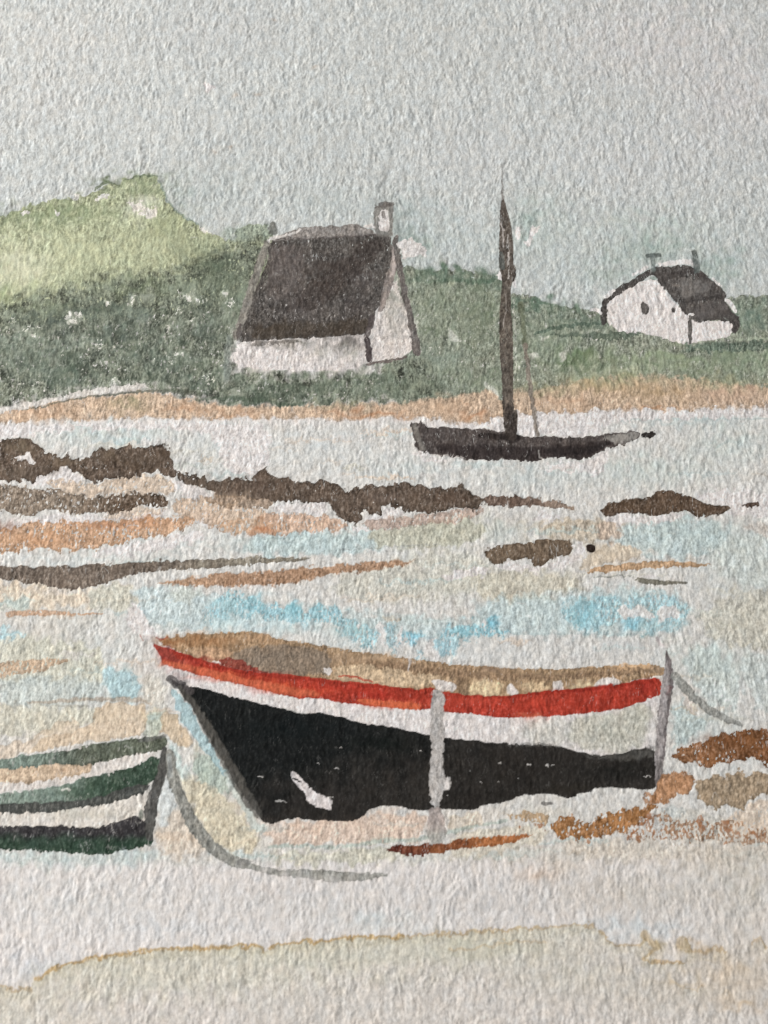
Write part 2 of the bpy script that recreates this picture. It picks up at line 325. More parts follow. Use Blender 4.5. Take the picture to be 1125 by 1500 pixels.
# left shallows
W([(-80, 852), (0, 850), (60, 860), (130, 864), (190, 850), (196, 872), (184, 892), (120, 888), (60, 892), (-80, 890)], (220, 203, 182))
W([(120, 866), (190, 852), (198, 874), (186, 894), (140, 892)], (203, 205, 190), .7)
W([(-80, 876), (0, 878), (30, 874), (52, 884), (40, 892), (-80, 892)], (180, 198, 198), .8)
W([(-80, 922), (0, 922), (34, 926), (42, 934), (0, 936), (-80, 936)], (172, 206, 218), .8)
W([(-80, 938), (40, 934), (110, 940), (148, 956), (158, 985), (140, 1002), (60, 1000), (-80, 1000)], (203, 201, 184), .8)
W([(-80, 996), (60, 992), (140, 990), (150, 1026), (60, 1034), (-80, 1034)], (194, 202, 196), .8)
W([(150, 985), (162, 978), (190, 982), (206, 1000), (208, 1024), (170, 1026), (156, 1010)], (174, 202, 212), .85)
W([(206, 1000), (224, 985), (242, 1000), (246, 1030), (236, 1044), (214, 1034)], (206, 200, 188), .7)
W([(-80, 1036), (60, 1034), (140, 1036), (150, 1056), (90, 1070), (30, 1078), (-80, 1084)], (207, 203, 186), .8)
W([(212, 1036), (236, 1040), (242, 1060), (236, 1078), (214, 1080), (208, 1060)], (186, 194, 172), .8)
W([(196, 862), (240, 858), (300, 866), (380, 880), (470, 905), (470, 925), (380, 916), (300, 920), (222, 918), (200, 892)], (198, 213, 219), .8, 12)
W([(240, 862), (290, 860), (300, 880), (250, 880)], (202, 206, 194), .7)
W([(276, 1108), (300, 1104), (322, 1118), (338, 1150), (332, 1166), (310, 1160), (288, 1146)], (166, 184, 170), .75, 10)
W([(256, 1130), (284, 1140), (320, 1160), (350, 1196), (380, 1218), (372, 1244), (340, 1250), (316, 1238), (296, 1210), (272, 1170)], (212, 201, 176), .85, 10)
W([(246, 1084), (256, 1086), (268, 1110), (276, 1140), (264, 1144), (254, 1120)], (188, 206, 206), .8)
W([(232, 1196), (262, 1186), (290, 1220), (310, 1250), (270, 1256), (232, 1248)], (216, 200, 182), .7, 10)
# middle water
W([(360, 782), (450, 780), (560, 776), (566, 800), (520, 812), (440, 816), (360, 812)], (186, 203, 208), .75, 10)
W([(536, 780), (600, 768), (690, 758), (712, 772), (700, 796), (620, 806), (550, 800)], (192, 190, 171), .8, 8)
W([(540, 830), (620, 812), (700, 806), (712, 830), (690, 866), (600, 884), (500, 878), (480, 850)], (205, 202, 189), .7, 14)
W([(690, 834), (800, 838), (850, 842), (860, 866), (780, 884), (700, 876)], (204, 197, 179), .8, 12)
W([(786, 764), (850, 758), (904, 766), (900, 792), (860, 796), (800, 784)], (194, 178, 156), .75, 8)
W([(870, 768), (905, 764), (915, 790), (880, 796)], (208, 186, 168), .7, 6)
W([(912, 768), (980, 760), (1060, 762), (1070, 800), (1020, 820), (940, 812), (905, 795)], (186, 205, 209), .75, 12)
W([(1040, 790), (1110, 780), (1240, 780), (1240, 870), (1100, 862), (1050, 840)], (197, 207, 206), .6, 16)
W([(1090, 766), (1130, 764), (1240, 768), (1240, 784), (1100, 782)], (208, 198, 188), .7, 8)
W([(690, 880), (820, 868), (930, 858), (1008, 874), (1012, 920), (960, 930), (820, 930), (700, 930)], (182, 206, 213), .6, 16)
W([(470, 886), (560, 900), (700, 905), (700, 930), (640, 936), (560, 925), (500, 912)], (190, 208, 212), .65, 12)
W([(1020, 900), (1070, 872), (1140, 866), (1240, 870), (1240, 960), (1110, 952), (1040, 940)], (203, 199, 185), .75, 8, rim=.25)
W([(1010, 940), (1060, 950), (1090, 1000), (1070, 1050), (1030, 1020), (1000, 985)], (196, 209, 209), .7, 10)
W([(1086, 960), (1130, 955), (1240, 960), (1240, 1060), (1125, 1056), (1090, 1010)], (196, 207, 204), .7, 10)
W([(988, 1020), (1016, 1040), (1040, 1064), (1010, 1086), (984, 1096)], (184, 203, 206), .75, 8)
W([(1000, 1000), (1020, 1020), (1014, 1040), (1000, 1030)], (216, 203, 192), .7, 6)
# under the boat and to its right
W([(388, 1212), (440, 1206), (540, 1192), (624, 1192), (622, 1232), (540, 1232), (440, 1236), (396, 1234)], (220, 196, 178), .8, 6)
W([(656, 1192), (700, 1190), (706, 1204), (690, 1216), (660, 1222)], (218, 203, 184), .8, 6)
W([(400, 1246), (480, 1246), (560, 1242), (620, 1244), (560, 1262), (470, 1268), (400, 1264)], (206, 202, 184), .75, 8)
W([(656, 1228), (720, 1212), (800, 1206), (806, 1226), (740, 1250), (660, 1262)], (211, 201, 182), .75, 8)
W([(806, 1232), (900, 1230), (1000, 1228), (1240, 1232), (1240, 1275), (1000, 1262), (860, 1262)], (213, 202, 188), .7, 12)
W([(960, 1188), (1020, 1184), (1070, 1194), (1060, 1230), (980, 1230)], (211, 206, 196), .75, 8)
W([(962, 1182), (1000, 1176), (1010, 1190), (980, 1200)], (200, 207, 205), .7, 5)
W([(-80, 1250), (60, 1250), (150, 1256), (230, 1248), (240, 1258), (140, 1262), (-80, 1262)], (190, 207, 208), .6, 20)
for k in range(150):                                  # loose horizontal brush marks
    y = rng.choice([rng.uniform(762, 870), rng.uniform(870, 960), rng.uniform(960, 1100), rng.uniform(630, 700), rng.uniform(1190, 1260)])
    x = rng.uniform(-60, 1180); n = rng.uniform(25, 120)
    c = [(178, 203, 207), (186, 206, 208), (216, 192, 168), (204, 186, 162), (205, 200, 182), (190, 196, 186), (218, 213, 208), (222, 216, 212)][rng.integers(8)]
    sl_ = rng.uniform(-.06, .03)
    L('water', [(x, y, 2), (x + n * .5, y + sl_ * n * .5, rng.uniform(4, 12)), (x + n, y + sl_ * n, 2)], c, dens=rng.uniform(.25, .6), own=False, rim=.1, feather=5, rough=4, fine=2.2, dry=.1)
# hard-edged sandy tide marks within the wash
for p, c, d in [([(141, 1036), (160, 1028), (190, 1030), (212, 1033), (219, 1048), (213, 1068), (200, 1079), (160, 1082), (120, 1090), (60, 1098), (45, 1102), (60, 1080), (100, 1072), (135, 1062)], (216, 192, 162), .75),
                ([(232, 1052), (240, 1043), (256, 1046), (266, 1060), (280, 1078), (283, 1088), (276, 1098), (264, 1096), (252, 1082), (240, 1076)], (206, 182, 150), .8),
                ([(848, 836), (856, 818), (880, 800), (905, 796), (935, 806), (940, 818), (900, 822), (870, 832)], (214, 196, 172), .7),
                ([(-60, 1100), (0, 1092), (40, 1085), (80, 1060), (120, 1050), (110, 1078), (60, 1098), (0, 1112)], (214, 192, 166), .6),
                ([(1075, 910), (1100, 880), (1130, 870), (1200, 880), (1200, 940), (1110, 945)], (205, 200, 186), .6)]:
    S('water', p, c, dens=d, rough=3, rim=.3, rimw=2.5, own=False, feather=3)
L('water', [(40, 1030, 3), (100, 1026, 5), (140, 1024, 5), (200, 1024, 8), (220, 1030, 4)], (184, 166, 146), dens=.7, own=False, feather=3)
L('water', [(60, 1033, 2), (130, 1034, 3)], (164, 160, 146), dens=.5, own=False, feather=3)
L('water', [(10, 900, 6), (24, 898, 9), (66, 898, 9), (80, 897, 5), (116, 901, 4), (150, 898, 2)], (200, 160, 128), dens=.8, dry=.14, own=False, rim=.2)
S('water', [(-80, 975), (0, 969), (60, 966), (106, 964), (80, 976), (50, 986), (0, 992), (-80, 996)], (198, 168, 140), dens=.85, dry=.22, gran=.12, own=False)
# tide lines
L('water', [(395, 1240, 5), (430, 1238, 6), (500, 1242, 5), (560, 1230, 7), (600, 1232, 5), (650, 1222, 7), (700, 1208, 5), (742, 1202, 4)], (168, 184, 178), dens=.7, dry=.1, own=False, feather=3, rim=0)
L('water', [(500, 805, 1.5), (560, 802, 2), (640, 797, 2.4)], (150, 152, 148), dens=.6, dry=.45, own=False, rim=0)
L('water', [(380, 790, 3), (425, 788, 2)], (150, 172, 174), dens=.6, own=False, rim=0, feather=3)
L('water', [(870, 846, 2), (900, 844, 2.5), (926, 843, 2)], (132, 136, 130), dens=.7, dry=.35, own=False, rim=0)
L('water', [(895, 617, 2), (960, 614, 2.5), (1060, 614, 2), (1200, 612, 2)], (170, 188, 192), dens=.6, own=False, feather=3, rim=0)
L('water', [(640, 929, 3), (740, 928, 2), (860, 929, 3), (960, 929, 2)], (164, 184, 190), dens=.45, dry=.3, own=False, rim=0, feather=3)
S('water', [(247, 1004), (258, 1012), (272, 1024), (290, 1058), (312, 1094), (325, 1122), (330, 1140), (312, 1116), (296, 1096), (268, 1058), (256, 1030)], (166, 194, 204), dens=.85, rough=2, rim=.15, own=False)
S('water', [(325, 1120), (345, 1150), (370, 1190), (378, 1205), (392, 1212), (388, 1222), (370, 1216), (350, 1180), (332, 1150)], (186, 198, 196), dens=.7, rough=2, rim=.1, own=False, feather=4)
# bright blue splashes
for p, d in [([(298, 900), (308, 888), (322, 880), (329, 867), (350, 868), (358, 880), (375, 869), (384, 880), (391, 893), (396, 890), (404, 883), (418, 890), (431, 879), (437, 890), (439, 904), (448, 900), (463, 885), (478, 886), (492, 890), (510, 905), (530, 915), (552, 925), (556, 945), (540, 952), (520, 940),
               (490, 915), (460, 910), (440, 915), (400, 908), (360, 900), (330, 905), (300, 912)], .75),
             ([(560, 918), (574, 910), (582, 930), (580, 950), (583, 962), (574, 958), (568, 945)], .6), ([(588, 936), (600, 925), (622, 926), (612, 938), (598, 946)], .8), ([(630, 942), (650, 930), (668, 926), (680, 940), (668, 955), (664, 970), (652, 960), (640, 952)], .65),
             ([(606, 950), (614, 958), (622, 968), (610, 966)], .6), ([(640, 930), (660, 915), (690, 912), (708, 918), (716, 905), (728, 906), (731, 920), (750, 922), (744, 930), (700, 932), (670, 934)], .8),
             ([(822, 905), (832, 882), (856, 872), (880, 876), (900, 870), (915, 880), (905, 900), (900, 918), (880, 922), (850, 926), (840, 918)], .6), ([(905, 900), (914, 880), (935, 870), (980, 872), (1008, 892), (1004, 910), (985, 926), (950, 926), (920, 924)], .55)]:
    S('water', p, (146, 193, 209), dens=d, rough=5, fine=3, feather=7, rim=.16, gran=.15, var=.12, dry=.30, speck=.2, own=False)
for b in [(375, 885, 22, 14, (140, 193, 210), .6), (432, 892, 12, 12, (136, 192, 208), .7), (470, 896, 14, 12, (144, 194, 208), .6), (602, 932, 12, 9, (126, 187, 211), .7), (722, 913, 9, 9, (124, 187, 211), .75), (854, 910, 16, 12, (136, 194, 212), .6), (928, 914, 16, 9, (128, 190, 214), .75), (680, 925, 30, 8, (140, 192, 207), .5), (860, 890, 25, 18, (144, 192, 208), .6),
          (330, 900, 30, 20, (176, 206, 214), .6), (965, 920, 30, 8, (170, 196, 202), .6), (400, 920, 90, 12, (196, 214, 220), .6), (520, 925, 40, 14, (160, 194, 202), .6), (640, 945, 20, 18, (160, 198, 214), .6)]:
    B(*b, 5)
for p in [[(905, 900), (912, 886), (922, 892), (936, 884), (950, 890), (958, 905), (945, 910), (932, 900), (916, 908)], [(966, 890), (985, 888), (998, 895), (994, 905), (980, 902), (970, 912), (962, 905)], [(583, 925), (590, 916), (590, 940), (584, 945)], [(618, 945), (635, 935), (640, 930), (632, 950), (650, 962), (645, 970), (625, 966)],
          [(552, 912), (566, 914), (560, 930), (566, 948), (556, 940)], [(520, 915), (530, 912), (528, 924)], [(704, 908), (712, 912), (706, 922)]]:
    S('water', p, (218, 214, 211), dens=.9, rim=0, own=False, rough=3, fine=2, feather=3)
# paper left white along the water's edge and round the rocks
for p in [[(590, 612), (640, 622), (700, 626), (735, 610), (758, 606), (860, 602), (1000, 601), (1200, 598), (1200, 608), (1000, 612), (890, 618), (880, 634), (830, 640), (760, 636), (700, 630), (615, 620)], [(-60, 624), (120, 622), (300, 618), (400, 622), (390, 700), (372, 700), (330, 690), (318, 640), (250, 626), (60, 632), (40, 640), (-60, 645)],
          [(793, 688), (825, 676), (860, 674), (882, 664), (896, 658), (890, 672), (886, 680), (884, 697), (857, 690), (829, 691)], [(604, 655), (625, 668), (660, 671), (640, 678), (612, 672)],
          [(75, 692), (92, 684), (110, 694), (128, 706), (70, 712), (40, 706)], [(255, 700), (290, 712), (318, 730), (285, 735), (262, 722), (240, 712)], [(400, 738), (458, 737), (478, 734), (486, 752), (440, 754), (404, 748)], [(533, 752), (556, 756), (570, 742), (600, 752), (570, 760), (535, 764)],
          [(515, 772), (530, 770), (542, 778), (520, 780)], [(885, 758), (915, 753), (960, 758), (990, 750), (1005, 756), (990, 764), (940, 766), (890, 768)], [(1015, 728), (1040, 714), (1090, 720), (1200, 730), (1200, 752), (1060, 756), (1076, 742), (1040, 738)], [(722, 828), (750, 822), (790, 832), (836, 814), (844, 795), (856, 792), (858, 812), (840, 828), (760, 838)],
          [(770, 756), (800, 748), (830, 756), (800, 764)], [(5, 762), (60, 758), (100, 754), (150, 756), (200, 750), (250, 746), (240, 756), (160, 762), (60, 770), (5, 776)], [(120, 812), (180, 800), (240, 786), (300, 776), (300, 790), (200, 812)], [(180, 905), (200, 880), (222, 920), (232, 930), (220, 940), (190, 922)], [(284, 756), (300, 745), (320, 762), (300, 775)], [(930, 845), (960, 838), (955, 846)],
          [(640, 842), (700, 830), (720, 836), (660, 852)]]:
    S('water', p, (224, 217, 214), dens=.95, rim=0, own=False, rough=3.6, fine=2.8, feather=3.5)

S('water', [(232, 1142), (246, 1136), (256, 1160), (254, 1190), (240, 1214), (228, 1206)], (204, 210, 214), dens=.8, rim=.05, own=False, feather=6, rough=4)
# ---- pale sand between the rocks
for p, c, d in [([(65, 706), (90, 700), (130, 710), (160, 702), (230, 694), (250, 704), (262, 722), (230, 724), (170, 722), (130, 730), (80, 716)], (204, 184, 164), .9), ([(249, 735), (280, 728), (330, 734), (400, 750), (402, 782), (340, 780), (300, 764), (262, 760)], (202, 176, 152), .85),
                ([(380, 748), (447, 755), (488, 756), (515, 774), (461, 778), (414, 783), (380, 784)], (205, 172, 148), .9), ([(529, 763), (560, 760), (589, 757), (640, 752), (684, 742), (714, 746), (690, 758), (667, 766), (596, 772), (542, 778)], (182, 158, 144), .85), ([(150, 752), (190, 744), (250, 744), (230, 754), (160, 762)], (206, 182, 158), .7)]:
    S('sand', p, c, dens=d, rough=3.5, fine=2, rim=.22, gran=.1, dry=.12, feather=3)
S('sand', [(-60, 780), (0, 776), (71, 763), (160, 764), (249, 756), (292, 762), (262, 776), (228, 786), (171, 796), (140, 804), (107, 808), (50, 806), (0, 810), (-60, 812)], (193, 157, 128), rough=4, fine=2.5, rim=.2, gran=.13, dry=.16, var=.1, feather=3)
S('sand', [(300, 770), (330, 760), (400, 762), (420, 770), (418, 782), (340, 784)], (196, 160, 130), dens=.7, dry=.5, rough=4)
for b in [(0, 772, 22, 12, (146, 106, 82), .8), (385, 776, 18, 8, (186, 128, 92), .7), (160, 770, 60, 7, (176, 126, 94), .6), (220, 765, 30, 8, (186, 138, 104), .6), (60, 790, 50, 10, (198, 150, 112), .5)]:
    B(*b, 5)

# ---- rocks
RK = (101, 86, 74)
S('rock_a', [(-60, 650), (0, 645), (14, 643), (39, 641), (57, 652), (64, 663), (100, 670), (121, 673), (135, 668), (140, 656), (171, 657), (188, 652), (213, 656), (228, 650), (245, 656), (254, 673), (258, 690), (250, 699), (228, 690), (192, 700), (142, 702), (137, 709), (117, 695), (92, 684), (71, 693), (46, 706), (0, 704), (-60, 706)],
  RK, sm=0, rough=3.2, fine=2.0, rim=.40, rimw=4, gran=.13, var=.17, speck=.12)
for b in [(30, 655, 22, 9, (118, 104, 86), .7), (30, 692, 30, 10, (112, 99, 86), .6), (95, 678, 22, 9, (120, 104, 86), .7), (200, 680, 30, 10, (80, 66, 52), .6), (160, 668, 20, 8, (104, 90, 74), .5), (240, 665, 12, 12, (74, 60, 48), .6), (80, 688, 8, 7, (82, 68, 56), .6), (68, 690, 10, 7, (78, 66, 56), .6)]: B(*b, 4)
S('rock_a', [(19, 672), (34, 668), (36, 660), (45, 664), (48, 674), (57, 680), (40, 677)], (218, 212, 208), rim=0, rough=2)
S('rock_b', [(256, 690), (284, 696), (313, 705), (356, 700), (373, 704), (378, 690), (390, 689), (410, 700), (431, 704), (461, 707), (475, 704), (495, 711), (508, 719), (532, 712), (569, 711), (610, 707), (623, 712), (650, 716), (677, 711), (691, 721), (704, 729), (711, 738), (698, 748), (671, 741), (650, 748), (630, 752), (596, 749), (576, 741), (562, 743),
             (556, 755), (532, 748), (525, 770), (515, 769), (495, 755), (478, 734), (458, 736), (431, 736), (400, 734), (377, 731), (320, 728), (295, 712), (263, 705)], RK, sm=0, rough=3.2, fine=2.0, rim=.40, rimw=4, gran=.13, var=.17, speck=.12)
for b in [(340, 728, 40, 8, (142, 124, 108), .7), (560, 728, 30, 8, (120, 104, 94), .6), (660, 730, 30, 10, (94, 76, 64), .6), (380, 712, 40, 12, (94, 78, 68), .6), (300, 708, 30, 8, (112, 98, 86), .5)]: B(*b, 4)
S('rock_b', [(300, 724), (377, 729), (402, 735), (398, 745), (360, 742), (330, 744), (302, 736)], (158, 134, 112), dens=.85, rough=3.4, fine=2.6, rim=.25, gran=.13)
S('rock_c', [(704, 730), (721, 726), (738, 727), (791, 728), (797, 737), (813, 731), (826, 738), (842, 742), (842, 749), (826, 746), (806, 745), (794, 741), (757, 743), (716, 741)], (124, 104, 92), rough=1.8, fine=1.6, rim=.34, gran=.1, grad=((168, 148, 132), 760, 735, 850, 745))
for (x, y, r) in [(755, 734, 9), (785, 735, 8), (738, 733, 6)]:
    S('rock_c', [(x + r * 1.3 * math.cos(i), y + r * .75 * math.sin(i)) for i in range(6)], (106, 86, 74), dens=.7, own=False, rim=.4)
S('rock_d', [(-60, 708), (0, 709), (40, 714), (71, 720), (85, 716), (132, 730), (171, 723), (228, 723), (245, 727), (249, 736), (246, 744), (220, 737), (178, 752), (149, 751), (100, 753), (68, 743), (43, 757), (0, 748), (-60, 750)], (140, 125, 110), rough=2.4, fine=2.2, rim=.26, gran=.17, var=.16, dry=.08, speck=.26, grad=((104, 87, 72), 100, 730, 175, 735))
S('rock_e', [(880, 746), (889, 738), (912, 734), (934, 729), (949, 729), (964, 720), (987, 720), (1010, 727), (1036, 739), (1074, 742), (1063, 750), (1040, 756), (1021, 759), (1010, 750), (995, 748), (961, 757), (942, 752), (912, 752), (889, 759)], (94, 76, 61), rough=1.6, fine=1.3, rim=.35, gran=.12, var=.18)
S('rock_f', [(1084, 740), (1098, 736), (1112, 735), (1114, 739), (1108, 743), (1092, 743)], (88, 70, 60), rough=1, rim=.2)
S('rock_g', [(709, 809), (719, 801), (746, 797), (776, 794), (805, 790), (832, 790), (842, 797), (832, 812), (812, 818), (798, 824), (791, 831), (776, 820), (749, 820), (735, 824), (723, 827), (714, 820)], (114, 97, 80), rough=2, fine=1.8, rim=.32, gran=.12, speck=.1)
S('buoy', [(859, 800), (863, 796.5), (870, 797.5), (873, 803), (871, 809), (865, 810), (860, 807)], (46, 36, 31), rough=.6, fine=.6, rim=.1, gran=.03)

# ---- flat brush strokes across the shallows
S('stroke_a', [(-60, 828), (0, 830), (89, 830), (160, 826), (249, 821), (330, 818), (400, 816), (430, 817), (461, 819), (430, 823), (380, 825), (330, 830), (284, 833), (220, 836), (178, 848), (124, 861), (100, 864), (53, 855), (0, 848), (-60, 846)], (118, 105, 94), rough=1.8, fine=1.3, rim=.25, gran=.13, var=.16, grad=((142, 134, 120), 180, 840, 400, 820))
S('stroke_b', [(226, 857), (260, 850), (302, 843), (350, 839), (400, 836), (464, 829), (532, 824), (613, 820), (590, 828), (549, 836), (481, 842), (431, 855), (380, 858), (330, 859), (284, 858)], (190, 156, 128), rough=2.4, fine=1.8, rim=.1, feather=4, gran=.13, var=.14, grad=((172, 138, 112), 240, 850, 360, 848))
for b in [(340, 850, 30, 7, (156, 122, 98), .5), (450, 842, 40, 6, (166, 130, 102), .45), (260, 852, 18, 4, (176, 130, 98), .5)]: B(*b, 4)
S('stroke_c', [(850, 839), (881, 829), (920, 825), (964, 821), (1000, 823), (1048, 827), (1020, 830), (983, 831), (930, 834), (900, 838)], (196, 162, 128), rough=1.3, fine=1.2, rim=.25, gran=.1)
S('stroke_d', [(926, 848), (945, 847), (964, 850), (990, 851), (1013, 853), (990, 856), (964, 857), (940, 855)], (130, 126, 114), rough=1, rim=.2)

# ---- cottage with the big slate roof
S('cottage', [(343, 512), (350, 500), (365, 498), (420, 500), (480, 494), (535, 488), (537, 505), (538, 533), (507, 543), (456, 544), (396, 543), (341, 536)], (218, 210, 206), rough=1.6, fine=1.4, rim=0, gran=.06, var=.05)
for b in [(500, 506, 34, 12, (136, 132, 125), .85), (430, 505, 40, 8, (150, 146, 138), .75), (520, 498, 18, 12, (104, 98, 94), .75), (380, 504, 16, 5, (140, 134, 128), .7), (470, 520, 14, 10, (172, 170, 158), .6), (515, 520, 14, 10, (160, 158, 148), .6)]: B(*b, 5)
for x in (372, 388, 401, 416, 430, 447, 463, 478, 492, 506): B(x, 502 - (x - 372) * .06, 4, 4, (108, 102, 97), rng.uniform(.3, .65), 3)
for x in (420, 446, 470, 486): S('cottage', [(x, 515), (x + 5, 512), (x + 8, 530), (x + 3, 540), (x - 3, 532)], (219, 212, 207), dens=.6, own=False, rim=0, feather=5, rough=3)
S('gable', [(578, 404), (590, 441), (602, 478), (607, 520), (545, 530), (547, 496), (553, 456), (562, 436)], (214, 205, 199), rough=1.3, fine=1.2, rim=0, gran=.08, var=.06)
for b in [(576, 440, 14, 35, (168, 166, 156), .85), (580, 480, 18, 20, (182, 178, 170), .6)]: B(*b, 5)
S('roof', [(392, 352), (420, 351), (480, 349), (550, 343), (571, 345), (575, 360), (573, 387), (564, 411), (557, 441), (548, 465), (543, 486), (513, 491), (471, 494), (411, 497), (368, 502), (350, 498), (356, 478), (368, 441), (380, 411), (392, 381)], (89, 84, 80), rough=1.2, fine=.8, rim=.12, gran=.13, var=.17, speck=.2)
for b in [(500, 390, 30, 14, (66, 58, 54), .7), (540, 360, 22, 10, (72, 64, 60), .6), (470, 410, 30, 30, (80, 70, 64), .6), (420, 380, 30, 25, (104, 95, 91), .5), (520, 450, 24, 30, (70, 64, 62), .6), (400, 480, 40, 10, (72, 64, 56), .7), (500, 482, 30, 10, (62, 56, 53), .6), (440, 450, 30, 20, (94, 86, 84), .5), (530, 410, 16, 20, (104, 96, 94), .4)]: B(*b, 5)
for k in range(90):                                   # tiny light flecks in the slate
    x, y = rng.uniform(385, 560), rng.uniform(365, 480); r = rng.uniform(.8, 2.1)
    if y > 365 + (565 - x) * 2.2 + 60: continue
    L('roof', [(x, y, r), (x + rng.uniform(-2, 2), y + rng.uniform(0, 4), r * .6)], (165, 156, 150), dens=.5, own=False, rim=0, feather=2)
S('roof', [(430, 430), (470, 405), (505, 380), (540, 352), (566, 350), (552, 375), (520, 412), (478, 446), (440, 455)], (68, 60, 56), dens=.6, rough=3, feather=6, rim=.1, own=False)
S('roof', [(368, 482), (420, 470), (480, 474), (540, 462), (546, 482), (513, 490), (411, 496), (370, 500)], (76, 66, 55), dens=.6, rough=3, feather=6, rim=.1, own=False)
S('roof', [(400, 362), (440, 358), (450, 400), (430, 440), (395, 440), (392, 400)], (106, 97, 93), dens=.5, rough=3, feather=8, rim=0, own=False)
L('roof', [(391, 354, 8), (381, 385, 11), (366, 432, 13), (354, 470, 13), (346, 492, 9)], (142, 136, 128), dens=.92, gran=.1, rim=.15, own=False)
L('roof', [(352, 476, 5), (349, 494, 8), (351, 502, 3)], (84, 76, 74), dens=.8, own=False, rim=.1)
S('roof', [(574, 358), (580, 372), (583, 388), (577, 410), (571, 430), (560, 459), (553, 456), (556, 441), (563, 411), (573, 387)], (146, 134, 128), rough=1.2, dens=.9, own=False)
L('roof', [(576, 362, 5), (579, 380, 7), (576, 396, 5), (572, 405, 3)], (196, 182, 175), dens=.8, own=False, rim=0, feather=3)
S('roof', [(406, 346), (420, 340), (441, 333), (490, 331), (531, 329), (547, 339), (550, 344), (480, 349), (420, 352), (395, 353)], (146, 139, 134), rough=1.3, rim=.22, gran=.1)
L('roof', [(393, 351, 3.5), (410, 347, 4), (428, 343, 4), (439, 337, 3)], (214, 208, 203), dens=.9, own=False, rim=0)
L('roof', [(535, 330, 3), (547, 332, 5)], (214, 208, 203), dens=.9, own=False, rim=0)
L('roof', [(404, 350, 2), (460, 350, 2), (540, 344, 2.5), (568, 345, 3)], (82, 74, 72), dens=.7, own=False, rim=0)
L('roof', [(370, 505, 5), (411, 502, 5), (440, 500, 4)], (110, 104, 98), dens=.75, own=False, rim=.1, dry=.2)
L('roof', [(350, 500, 4), (358, 503, 5), (366, 503, 2)], (214, 208, 203), dens=.8, own=False, rim=0)
L('roof', [(545, 466, 8), (541, 484, 9), (536, 492, 8)], (88, 80, 79), dens=.85, own=False, rim=.1)
L('gable_edge', [(579, 350, 8), (584, 385, 9), (592, 425, 9), (601, 465, 10), (608, 498, 12), (611, 516, 10)], (116, 109, 105), rim=.22, gran=.1)
L('gable_edge', [(538, 498, 10), (540, 512, 11), (541, 528, 7)], (80, 72, 72), rim=.1)
L('gable_edge', [(538, 534, 4), (560, 530, 5), (585, 526, 5), (596, 523, 3)], (116, 106, 101), rim=.15)
S('chimney', [(547, 303), (559, 299), (571, 295), (577, 305), (576, 325), (575, 341), (575, 346), (560, 347), (548, 345)], (130, 125, 119), rough=1.0, rim=.15, dens=.88, feather=2.5)
S('chimney', [(556, 308), (569, 306), (570, 322), (570, 341), (555, 337), (556, 320)], (217, 210, 206), rough=.8, rim=0, own=False)
L('chimney', [(552, 302, 6), (562, 299, 8), (574, 299, 6)], (104, 98, 94), dens=.8, own=False, rim=.1)
L('chimney', [(561, 312, 6), (563, 318, 5)], (130, 122, 118), dens=.8, own=False)
S('chimney_small', [(393, 328), (404, 325), (409, 338), (404, 346), (396, 346)], (112, 112, 106), rough=1.4, rim=.1, feather=3, dens=.9)
L('cottage', [(336, 492, 6), (333, 520, 11), (332, 556, 11)], (138, 146, 136), dens=.7, own=False, feather=4, rim=0)
B(778, 320, 16, 16, (152, 170, 166), .7, 4); B(768, 348, 14, 16, (158, 176, 172), .6, 4); B(612, 362, 22, 18, (150, 166, 160), .6, 4)
S('sky_gap', [(581, 356), (590, 352), (600, 351), (604, 347), (607, 358), (613, 356), (617, 354), (622, 364), (627, 376), (612, 374), (600, 378), (590, 378), (585, 364)], (220, 214, 210), rough=1.8, rim=.05)
for p in [[(754, 333), (760, 332), (763, 340), (760, 352), (756, 348)], [(778, 330), (784, 333), (792, 330), (786, 340), (780, 350), (777, 362), (765, 355), (774, 351), (777, 342)], [(726, 398), (735, 397), (736, 412), (728, 410)], [(752, 406), (757, 412), (756, 422), (750, 420)]]:
    S('sky_gap', p, (226, 220, 217), rough=1.2, rim=0, fine=1.5, gran=.02)


# ---- white cottage on the right
S('cottage2', [(888, 446), (900, 432), (920, 421), (950, 409), (966, 414), (984, 440), (1007, 459), (1014, 470), (1030, 470), (1072, 470), (1075, 491), (1050, 497), (1016, 501), (1004, 505), (990, 502), (964, 493), (940, 488), (915, 488), (890, 475)], (228, 220, 216), rough=1.0, fine=1.1, rim=0, gran=.04, var=.03)
S('cottage2', [(950, 410), (956, 404), (962, 410), (958, 414)], (150, 166, 162), dens=.8, own=False, rim=0)
S('roof2', [(953, 397), (964, 391), (984, 389), (1014, 390), (1029, 398), (1044, 412), (1061, 424), (1064, 433), (1060, 441), (1074, 456), (1084, 468), (1082, 484), (1076, 490), (1072, 485), (1073, 472), (1044, 468), (1024, 473), (1016, 470), (1012, 464), (1002, 460), (994, 446), (979, 430), (966, 416)], (88, 83, 80), rough=1.4, fine=1.2, rim=.15, gran=.1, var=.12)
S('roof2', [(992, 408), (1010, 405), (1032, 412), (1040, 427), (1012, 434), (996, 437)], (118, 113, 109), dens=.8, rough=1.5, feather=2.5, rim=.1, own=False)
S('roof2', [(1012, 448), (1040, 443), (1064, 445), (1074, 460), (1050, 464), (1020, 468)], (102, 96, 93), dens=.7, rough=1.5, feather=3, rim=.1, own=False)
for b in [(1010, 418, 14, 9, (124, 120, 117), .3), (1030, 420, 12, 10, (112, 108, 105), .6), (1035, 455, 20, 8, (98, 93, 90), .5), (975, 408, 10, 10, (74, 68, 66), .5), (992, 416, 4, 3, (168, 158, 150), .7)]: B(*b, 3)
L('roof2', [(1000, 443, 3), (1030, 438, 4), (1058, 434, 5)], (66, 62, 60), dens=.7, own=False, rim=0)
